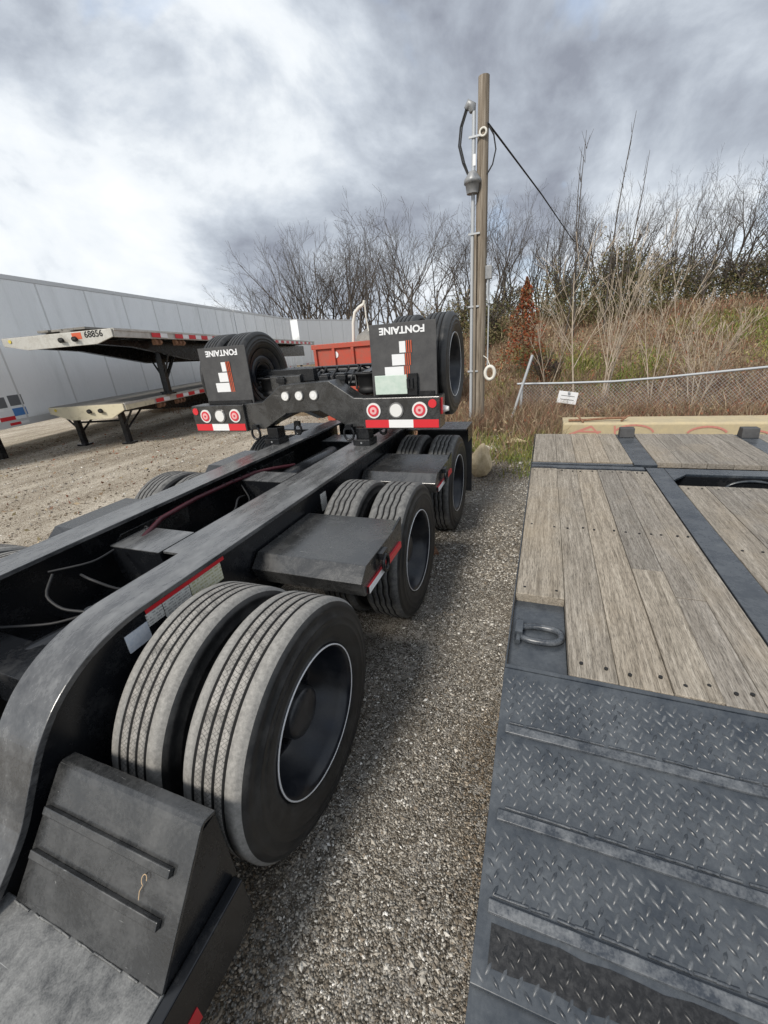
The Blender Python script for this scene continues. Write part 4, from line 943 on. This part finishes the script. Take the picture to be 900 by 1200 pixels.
# ------------------------------------------------------------------ vegetation
def skeleton(seed, H, stems=1, spread=.5, levels=4, kids=(6, 6, 4, 3), lens=(.5, .54, .27, .14, .07), trop=.02, r0=.017, lean=0.0, wig=.10):
    rr = random.Random(seed); out = []
    def br(p, d, Ln, r, lv):
        n = 5 if lv <= 1 else (3 if lv == 2 else 2); pts = [p.copy()]; rs = [r]; dd = d.copy()
        for i in range(n):
            dd = (dd+Vector((rr.gauss(0, wig), rr.gauss(0, wig), rr.gauss(0, wig)*.6+trop))).normalized(); p = p+dd*(Ln/n); pts.append(p.copy()); rs.append(max(r*(1-.72*(i+1)/n), .0042 if lv > 2 else .006))
        out.append((lv, pts, rs))
        if lv >= levels: return
        nk = max(2, int(kids[lv]*rr.uniform(.75, 1.25)))
        for k in range(nk):
            t = (.28 if lv == 0 else .18)+(.80 if lv else .72)*(k+rr.random()*.8)/nk; t = min(t, .99)
            i = min(int(t*n), n-1); f = t*n-i; q = pts[i].lerp(pts[i+1], f); ax = (pts[i+1]-pts[i]).normalized()
            side = Vector((rr.gauss(0, 1), rr.gauss(0, 1), rr.gauss(0, .35))); side = (side-ax*side.dot(ax)).normalized()
            nd = (ax*(1-spread*.55)+side*spread*rr.uniform(.6, 1.25)+Vector((0, 0, .18))).normalized()
            br(q, nd, H*lens[lv+1]*rr.uniform(.65, 1.2)*(1.15-.45*t), max(rs[i]*.58, .0045), lv+1)
    for s_ in range(stems):
        a = rr.random()*6.28; tl = (0 if stems == 1 else rr.uniform(.1, .38))+lean
        br(Vector((.06*math.cos(a), .06*math.sin(a), -.15)), Vector((tl*math.cos(a), tl*math.sin(a), 1)).normalized(), H*lens[0]*rr.uniform(.85, 1.15), H*r0*rr.uniform(.8, 1.1), 0)
    return out
def tubes_mesh(name, lines, matn, lvls):
    V, F = [], []
    for lv, pts, rs in lines:
        if lv not in lvls: continue
        k = 7 if lv == 0 else (5 if lv == 1 else 3); n = len(pts); o = len(V)
        d0 = (pts[-1]-pts[0]).normalized(); ref = Vector((1, 0, 0)) if abs(d0.z) > .7 else Vector((0, 0, 1)); u = d0.cross(ref).normalized(); w = d0.cross(u)
        cs = [(math.cos(6.2832*j/k), math.sin(6.2832*j/k)) for j in range(k)]
        for p, r in zip(pts, rs):
            for c, s_ in cs: V.append((p.x+(u.x*c+w.x*s_)*r, p.y+(u.y*c+w.y*s_)*r, p.z+(u.z*c+w.z*s_)*r))
        for i in range(n-1):
            for j in range(k): F.append((o+i*k+j, o+i*k+(j+1) % k, o+(i+1)*k+(j+1) % k, o+(i+1)*k+j))
    return raw_mesh(name, V, F, matn, smooth=True)
TPL = []
for sd, kw in ((11, dict(spread=.72)), (12, dict(spread=.6, stems=2, kids=(5, 5, 4, 3))), (13, dict(spread=.8, lens=(.42, .56, .28, .14, .07))), (14, dict(spread=.55, stems=3, kids=(4, 5, 4, 3))), (15, dict(spread=.68, lens=(.6, .42, .24, .12, .06), kids=(8, 5, 4, 3))), (16, dict(spread=.75, stems=2, kids=(5, 6, 4, 3), wig=.14))):
    ls = skeleton(sd, 7.0, **kw); hh = max(p.z for _, pts, _ in ls for p in pts)
    TPL.append((tubes_mesh('trunk', ls, 'bark', (0, 1)), tubes_mesh('crown', ls, 'bark', (2, 3, 4)), hh))
def tree(px, py, Y, tpl, label, grp, xs=1.0, rot=None, sink=.1):
    top = at_y(px, py, Y); x = top.x; z = hill(x, Y)-sink; s_ = (top.z-z)/TPL[tpl][2]
    T = Matrix.Translation((x, Y, z)) @ Matrix.Rotation(rot if rot is not None else random.random()*6.28, 4, 'Z') @ Matrix.Diagonal((s_*xs, s_*xs, s_, 1))
    o = thing('bare_tree', label, 'tree', (x, Y, z), grp)
    link('trunk', TPL[tpl][0], o, T=T); link('crown', TPL[tpl][1], o, T=T); return o
gl = 'leafless trees on the rise left of the utility pole'; gr_ = 'leafless trees on the ridge right of the utility pole'
lb1 = 'bare grey-brown tree in the row behind the white box trailers and flip axle'
lb2 = 'bare grey-brown tree on the ridge above the chain-link fence'
tree(480, 206, 24, 0, 'tallest leafless tree with a broad fan crown behind the right mud flap', None, .95, 1.0)
for px, py, Y, tp, xs_ in ((332, 258, 41, 3, .8), (360, 247, 42, 1, .8), (386, 253, 43, 4, .75), (408, 248, 41, 3, .7), (436, 240, 30, 5, .8), (455, 236, 31, 1, .8), (346, 268, 44, 0, .8), (374, 262, 45, 2, .8), (398, 262, 44, 5, .8), (424, 256, 43, 0, .7), (512, 232, 27, 2, .8), (535, 246, 25, 4, .75), (550, 238, 29, 1, .7), (300, 318, 42, 3, 1.1), (316, 290, 43, 5, .8)):
    tree(px, py, Y, tp, {332: 'bare tree at the end of the row above the white box trailer roofs', 550: 'bare tree just behind the utility pole, beside its lamp can'}.get(px, lb1), gl, xs_)
for px in (215, 232, 246): tree(px, 347+random.randint(-2, 3), 44, 5, 'small distant bare tree showing just above the white box trailer roof', 'far bare trees above the trailer roof', 1.0, sink=1.5)
for px, py, Y, tp, xs_ in ((578, 232, 24, 3, .7), (597, 222, 22, 1, .75), (622, 232, 25, 0, .7), (648, 226, 22, 5, .7), (668, 222, 25, 3, .6), (693, 214, 23, 1, .6), (716, 212, 21, 4, .6), (738, 206, 24, 3, .6), (762, 194, 22, 2, .55), (788, 200, 24, 0, .6), (808, 190, 21, 1, .6), (832, 186, 23, 5, .6), (858, 178, 21, 0, .6), (880, 186, 24, 4, .6), (905, 168, 20, 2, .6), (935, 172, 23, 1, .7), (970, 165, 21, 5, .7), (1010, 170, 23, 0, .7), (640, 262, 19.5, 3, .8), (700, 258, 19, 5, .8), (850, 236, 19, 1, .8)):
    tree(px, py, Y, tp, {905: 'dark thick-trunked bare tree standing on the grassy slope above the fence', 597: 'bare tree behind the cone-shaped red shrub'}.get(px, lb2), gr_, xs_)
# straight whips rising above the scrub
for i, (p0, p1, Y) in enumerate((((668, 330), (690, 152), 16.5), ((676, 330), (683, 172), 16.8), ((712, 330), (744, 130), 16.5), ((735, 330), (759, 176), 17.5))):
    A, B = at_y(*p0, Y), at_y(*p1, Y); A = Vector((A.x, Y, hill(A.x, Y)-.1)); rr = random.Random(40+i); b = MB()
    mid = [A.lerp(B, t)+Vector((.06*math.sin(t*5+i), 0, 0)) for t in (0, .2, .4, .6, .8, 1)]; b.tube(mid, [.03, .026, .022, .017, .012, .005], 5)
    o = thing('sapling', 'tall straight whip-like leafless shoot rising above the scrub on the ridge', 'sapling', A, 'whip-like shoots above the scrub')
    b.build('trunk', 'bark', o); b = MB()
    for k in range(14):
        t = rr.uniform(.25, .95); q = A.lerp(B, t); d = Vector((rr.uniform(-.5, .5), rr.uniform(-.3, .3), .9)); b.tube([q, q+d*rr.uniform(.2, .55)], [.008, .003], 3, cap=False)
    b.build('crown', 'bark', o)
# pale saplings in front of the hill
for sd, px, py, Y, top, lab_, st, sp_ in ((21, 672, 452, 11.2, (668, 262), 'pale tan young multi-branched sapling behind the white fence sign', 1, .50), (22, 707, 446, 11.6, (722, 268), 'pale tan multi-stemmed sapling with long arching branches behind the fence', 4, .42), (23, 640, 440, 12.5, (645, 330), 'thin pale sapling between the red-leaved shrub and taller saplings', 2, .5), (24, 820, 440, 11.5, (838, 335), 'low pale bare shrub by the fence below the grassy slope', 5, .5), (25, 772, 430, 11.8, (800, 300), 'slender pale bare shrub with arching twigs on the slope', 3, .5)):
    q = at_y(px, py, Y); z = hill(q.x, Y)-.05; hgt = at_y(*top, Y).z-z
    ls = skeleton(sd, hgt, stems=st, spread=sp_, levels=3, kids=(7, 3, 2), lens=(.85, .46, .2, .09), r0=.007, trop=.03, wig=.05)
    hh = max(p.z for _, pts, _ in ls for p in pts); T = Matrix.Translation((q.x, Y, z)) @ Matrix.Diagonal((hgt/hh, hgt/hh, hgt/hh, 1))
    o = thing('pale_sapling', lab_, 'sapling', (q.x, Y, z)); link('trunk', tubes_mesh('trunk', ls, 'bark_pale', (0, 1)), o, T=T); link('crown', tubes_mesh('crown', ls, 'bark_pale', (2, 3)), o, T=T)

def leaf_mesh(name, pts, size, pal, probs=None, matn='leaves'):
    n = len(pts); a = rng.normal(size=(n, 3)); a /= np.linalg.norm(a, axis=1)[:, None]; b_ = rng.normal(size=(n, 3)); b_ -= a*(a*b_).sum(1)[:, None]; b_ /= np.linalg.norm(b_, axis=1)[:, None]
    s_ = size*(.6+.8*rng.random((n, 1))); V = np.stack([pts-a*s_, pts+b_*s_*.45, pts+a*s_, pts-b_*s_*.45], 1).reshape(-1, 3)
    F = np.arange(4*n).reshape(-1, 4); pal = np.array(pal); c = pal[rng.choice(len(pal), n, p=probs)]*(.75+.5*rng.random((n, 1)))
    return raw_mesh(name, V, F, matn, np.repeat(c, 4, 0))
OL = [(.13, .135, .055), (.17, .16, .07), (.21, .18, .085), (.12, .12, .05), (.24, .19, .11), (.17, .12, .08)]
BR = [(.20, .15, .08), (.26, .19, .10), (.15, .11, .065), (.30, .23, .12)]
RD = [(.30, .075, .035), (.24, .06, .03), (.36, .13, .05), (.20, .085, .04)]
def bush(px, py, Y, w, d, h, n, pal, label, grp=None, size=.035, seed=0, cone=False, name='shrub'):
    q = at_y(px, py, Y); z = hill(q.x, Y)-.05; rr = np.random.default_rng(seed+100)
    ls = skeleton(seed+60, h, stems=6 if not cone else 1, spread=.5, levels=3, kids=(7, 5, 3), lens=(.75, .4, .18, .08), r0=.006, trop=.05)
    hh = max(p.z for _, pts, _ in ls for p in pts); ww = max(max(abs(p.x), abs(p.y)) for _, pts, _ in ls for p in pts)
    T = Matrix.Translation((q.x, Y, z)) @ Matrix.Diagonal((w/ww*.95, d/ww*.95, h/hh, 1))
    o = thing(name, label, 'shrub', (q.x, Y, z), grp); link('trunk', tubes_mesh('trunk', ls, 'bark', (0, 1, 2, 3)), o, T=T)
    if cone:
        t = rr.random(n)**.85; a = rr.random(n)*6.28; rad = (1-t)**.9*(.15+1.0*rr.random(n)**.6)*(1+.45*np.sin(a*2+t*9+1)*np.sin(t*23))
        p = np.stack([np.cos(a)*rad*w, np.sin(a)*rad*d, .12*h+t*h*.9], 1)
    else:
        nc = 40; cc = rr.normal(size=(nc, 3)); cc /= np.linalg.norm(cc, axis=1)[:, None]; cc *= (.35+.6*rr.random((nc, 1))); cc[:, 2] = np.abs(cc[:, 2])
        k = rr.integers(0, nc, n); p = cc[k]+rr.normal(size=(n, 3))*.15; p[:, 2] = np.abs(p[:, 2])
        p = p*np.array([w, d, h*.9]); 
    p += np.array([q.x, Y, z]); link('crown', leaf_mesh('crown', p, size, pal), o); return o
bush(613, 418, 13.5, .72, .7, 2.7, 2800, RD+BR[:2], 'cone-shaped shrub with rust-red leaves behind the leaning post', size=.045, seed=1, cone=True, name='red_shrub')
bush(640, 400, 13.2, .55, .5, 1.0, 900, RD+BR, 'low spreading red-brown shrub beside the cone-shaped red one', size=.035, seed=2)
gb = 'olive scrub along the ridge'
for i, (px, py, Y, w, d, h, n, pal) in enumerate(((700, 380, 18.0, 1.3, 1.2, 2.7, 7500, OL), (655, 385, 19, 1.3, 1.0, 2.2, 5500, OL), (735, 370, 19.0, 1.5, 1.0, 2.4, 6500, OL), (785, 350, 20.5, 1.6, 1.0, 2.0, 6000, OL), (845, 340, 20.5, 1.7, 1.0, 2.0, 6000, OL), (905, 330, 20.0, 1.7, 1.0, 2.2, 6000, OL), (590, 400, 20, 1.6, 1.0, 1.7, 4500, OL), (965, 330, 20.0, 1.8, 1.0, 1.7, 2000, OL))):
    bush(px, py, Y, w, d, h, n, pal, 'olive green leafy scrub bush at the foot of the ridge trees', gb, .04, 10+i)
for i, (px, Y, w, h, pal) in enumerate(((505, 20, 1.6, 2.3, OL+BR), (545, 19, 1.2, 1.9, OL), (460, 22, 1.7, 2.2, BR+OL), (415, 42, 2.6, 5.2, BR), (370, 42, 2.6, 5.2, BR), (330, 41, 3.0, 5.8, BR), (392, 43, 2.6, 4.8, BR+OL), (350, 43, 2.4, 4.6, BR), (575, 17, .9, 1.5, OL))):
    bush(px, 420, Y, w, 1.0, h, 4200, pal, 'yellowish brown scrub bush behind the parked trailers', 'brown scrub behind the trailers', .045, 30+i)

# dry weeds, dead leaves and grass: nobody could count them
def blades(n, xf, yf, h0, h1, w, pal, zf, lean=.95):
    x = xf(n); y = yf(n); z = np.array([zf(a, b_) for a, b_ in zip(x, y)]); h = h0+(h1-h0)*rng.random(n)**1.6; a = rng.random(n)*6.28; l = lean*h*rng.random(n)*1.4; a2 = rng.random(n)*6.28
    dx, dy = np.cos(a)*w*(.6+.8*rng.random(n)), np.sin(a)*w; lx, ly = np.cos(a2)*l, np.sin(a2)*l
    V = np.stack([np.stack([x-dx, y-dy, z-.03], 1), np.stack([x+dx, y+dy, z-.03], 1), np.stack([x+dx*.8+lx*.45, y+dy*.8+ly*.45, z+h*.6], 1), np.stack([x-dx*.8+lx*.45, y-dy*.8+ly*.45, z+h*.6], 1), np.stack([x+lx+dx*.15, y+ly, z+h], 1), np.stack([x+lx-dx*.15, y+ly, z+h], 1)], 1).reshape(-1, 3)
    i = 6*np.arange(n)[:, None]; F = np.vstack([i+np.array([[0, 1, 2, 3]]), i+np.array([[3, 2, 4, 5]])])
    pal = np.array(pal); c = pal[rng.integers(0, len(pal), n)]*(.7+.6*rng.random((n, 1)))
    return V, F, np.repeat(c, 6, 0)
WB = [(.24, .165, .11), (.32, .235, .16), (.17, .105, .075), (.40, .32, .22), (.27, .135, .09), (.21, .175, .10)]
GN = [(.15, .20, .05), (.22, .26, .07), (.32, .31, .10), (.22, .20, .07)]
def join_stuff(name, lst, label, cat, matn='weeds'):
    V, F, Cc, o_ = [], [], [], 0
    for v, f, c in lst: V.append(v); F.append(f+o_); Cc.append(c); o_ += len(v)
    o = link(name, raw_mesh(name, np.vstack(V), np.vstack(F), matn, np.vstack(Cc)), None, 0, 'stuff'); tag(o, label, cat)
gz_ = lambda x, y: max(G, hill(x, y)) if y > 9 else G
def clump(x0, x1, y0, y1, k, s_):
    cx = x0+(x1-x0)*rng.random(k); cy = y0+(y1-y0)*rng.random(k)
    store = {}
    def fx(n): store['i'] = rng.integers(0, k, n); return cx[store['i']]+rng.normal(size=n)*s_
    def fy(n): return cy[store['i']]+rng.normal(size=n)*s_
    return fx, fy
W_ = []
for (x0, x1, y0, y1, k, s_, n, h0, h1, w, pal) in ((-3.4, .35, 8.1, 10.6, 120, .16, 9000, .1, .6, .005, WB), (.3, 6.5, 8.75, 10.1, 110, .18, 9000, .1, .5, .005, WB), (-3.5, 9, 10.3, 13, 240, .25, 13000, .1, .6, .006, WB), (-5, 12, 13, 20, 380, .35, 14000, .08, .45, .009, WB), (-1.9, .2, 6.7, 8.3, 34, .12, 1700, .05, .30, .006, WB+GN), (-14, -3, 12, 20, 120, .5, 4000, .3, 1.0, .015, WB)):
    fx, fy = clump(x0, x1, y0, y1, k, s_); W_.append(blades(n, fx, fy, h0, h1, w, pal, gz_))
join_stuff('dry_weeds', W_, 'tangle of brown dry weed stalks round the fence and up the slope', 'weeds')
W_ = []
for (x0, x1, y0, y1, k, s_, n, h0, h1, w) in ((-1.2, .3, 5.9, 8.0, 22, .14, 2600, .03, .14, .006), (4.2, 9, 13.5, 17, 22, .45, 7000, .05, .2, .011), (.6, 3.2, 12.5, 14.5, 12, .3, 1700, .08, .35, .011), (-1.5, 1.2, 12, 16, 12, .3, 1000, .08, .3, .010), (-5.4, -4.2, 6.2, 7.6, 8, .18, 500, .03, .12, .006)):
    fx, fy = clump(x0, x1, y0, y1, k, s_); W_.append(blades(n, fx, fy, h0, h1, w, GN, gz_))
join_stuff('grass', W_, 'green and yellowing grass patches on the slope and yard edge', 'grass')
n = 26000; x = rng.random(n)*14-4.5; y = 8.3+rng.random(n)**1.2*11; x[:900] = -14+rng.random(900)*11; y[:900] = 2+rng.random(900)*9; z = np.array([gz_(a, b_) for a, b_ in zip(x, y)])+.02+rng.random(n)**2*.3; z[:900] = G+.012
o = link('dead_leaves', leaf_mesh('dead_leaves', np.stack([x, y, z], 1), .035, WB+[(.34, .13, .07), (.42, .33, .2)], None, 'weeds'), None, 0, 'stuff'); tag(o, 'brown dead leaves caught among the weeds on the slope', 'leaves')
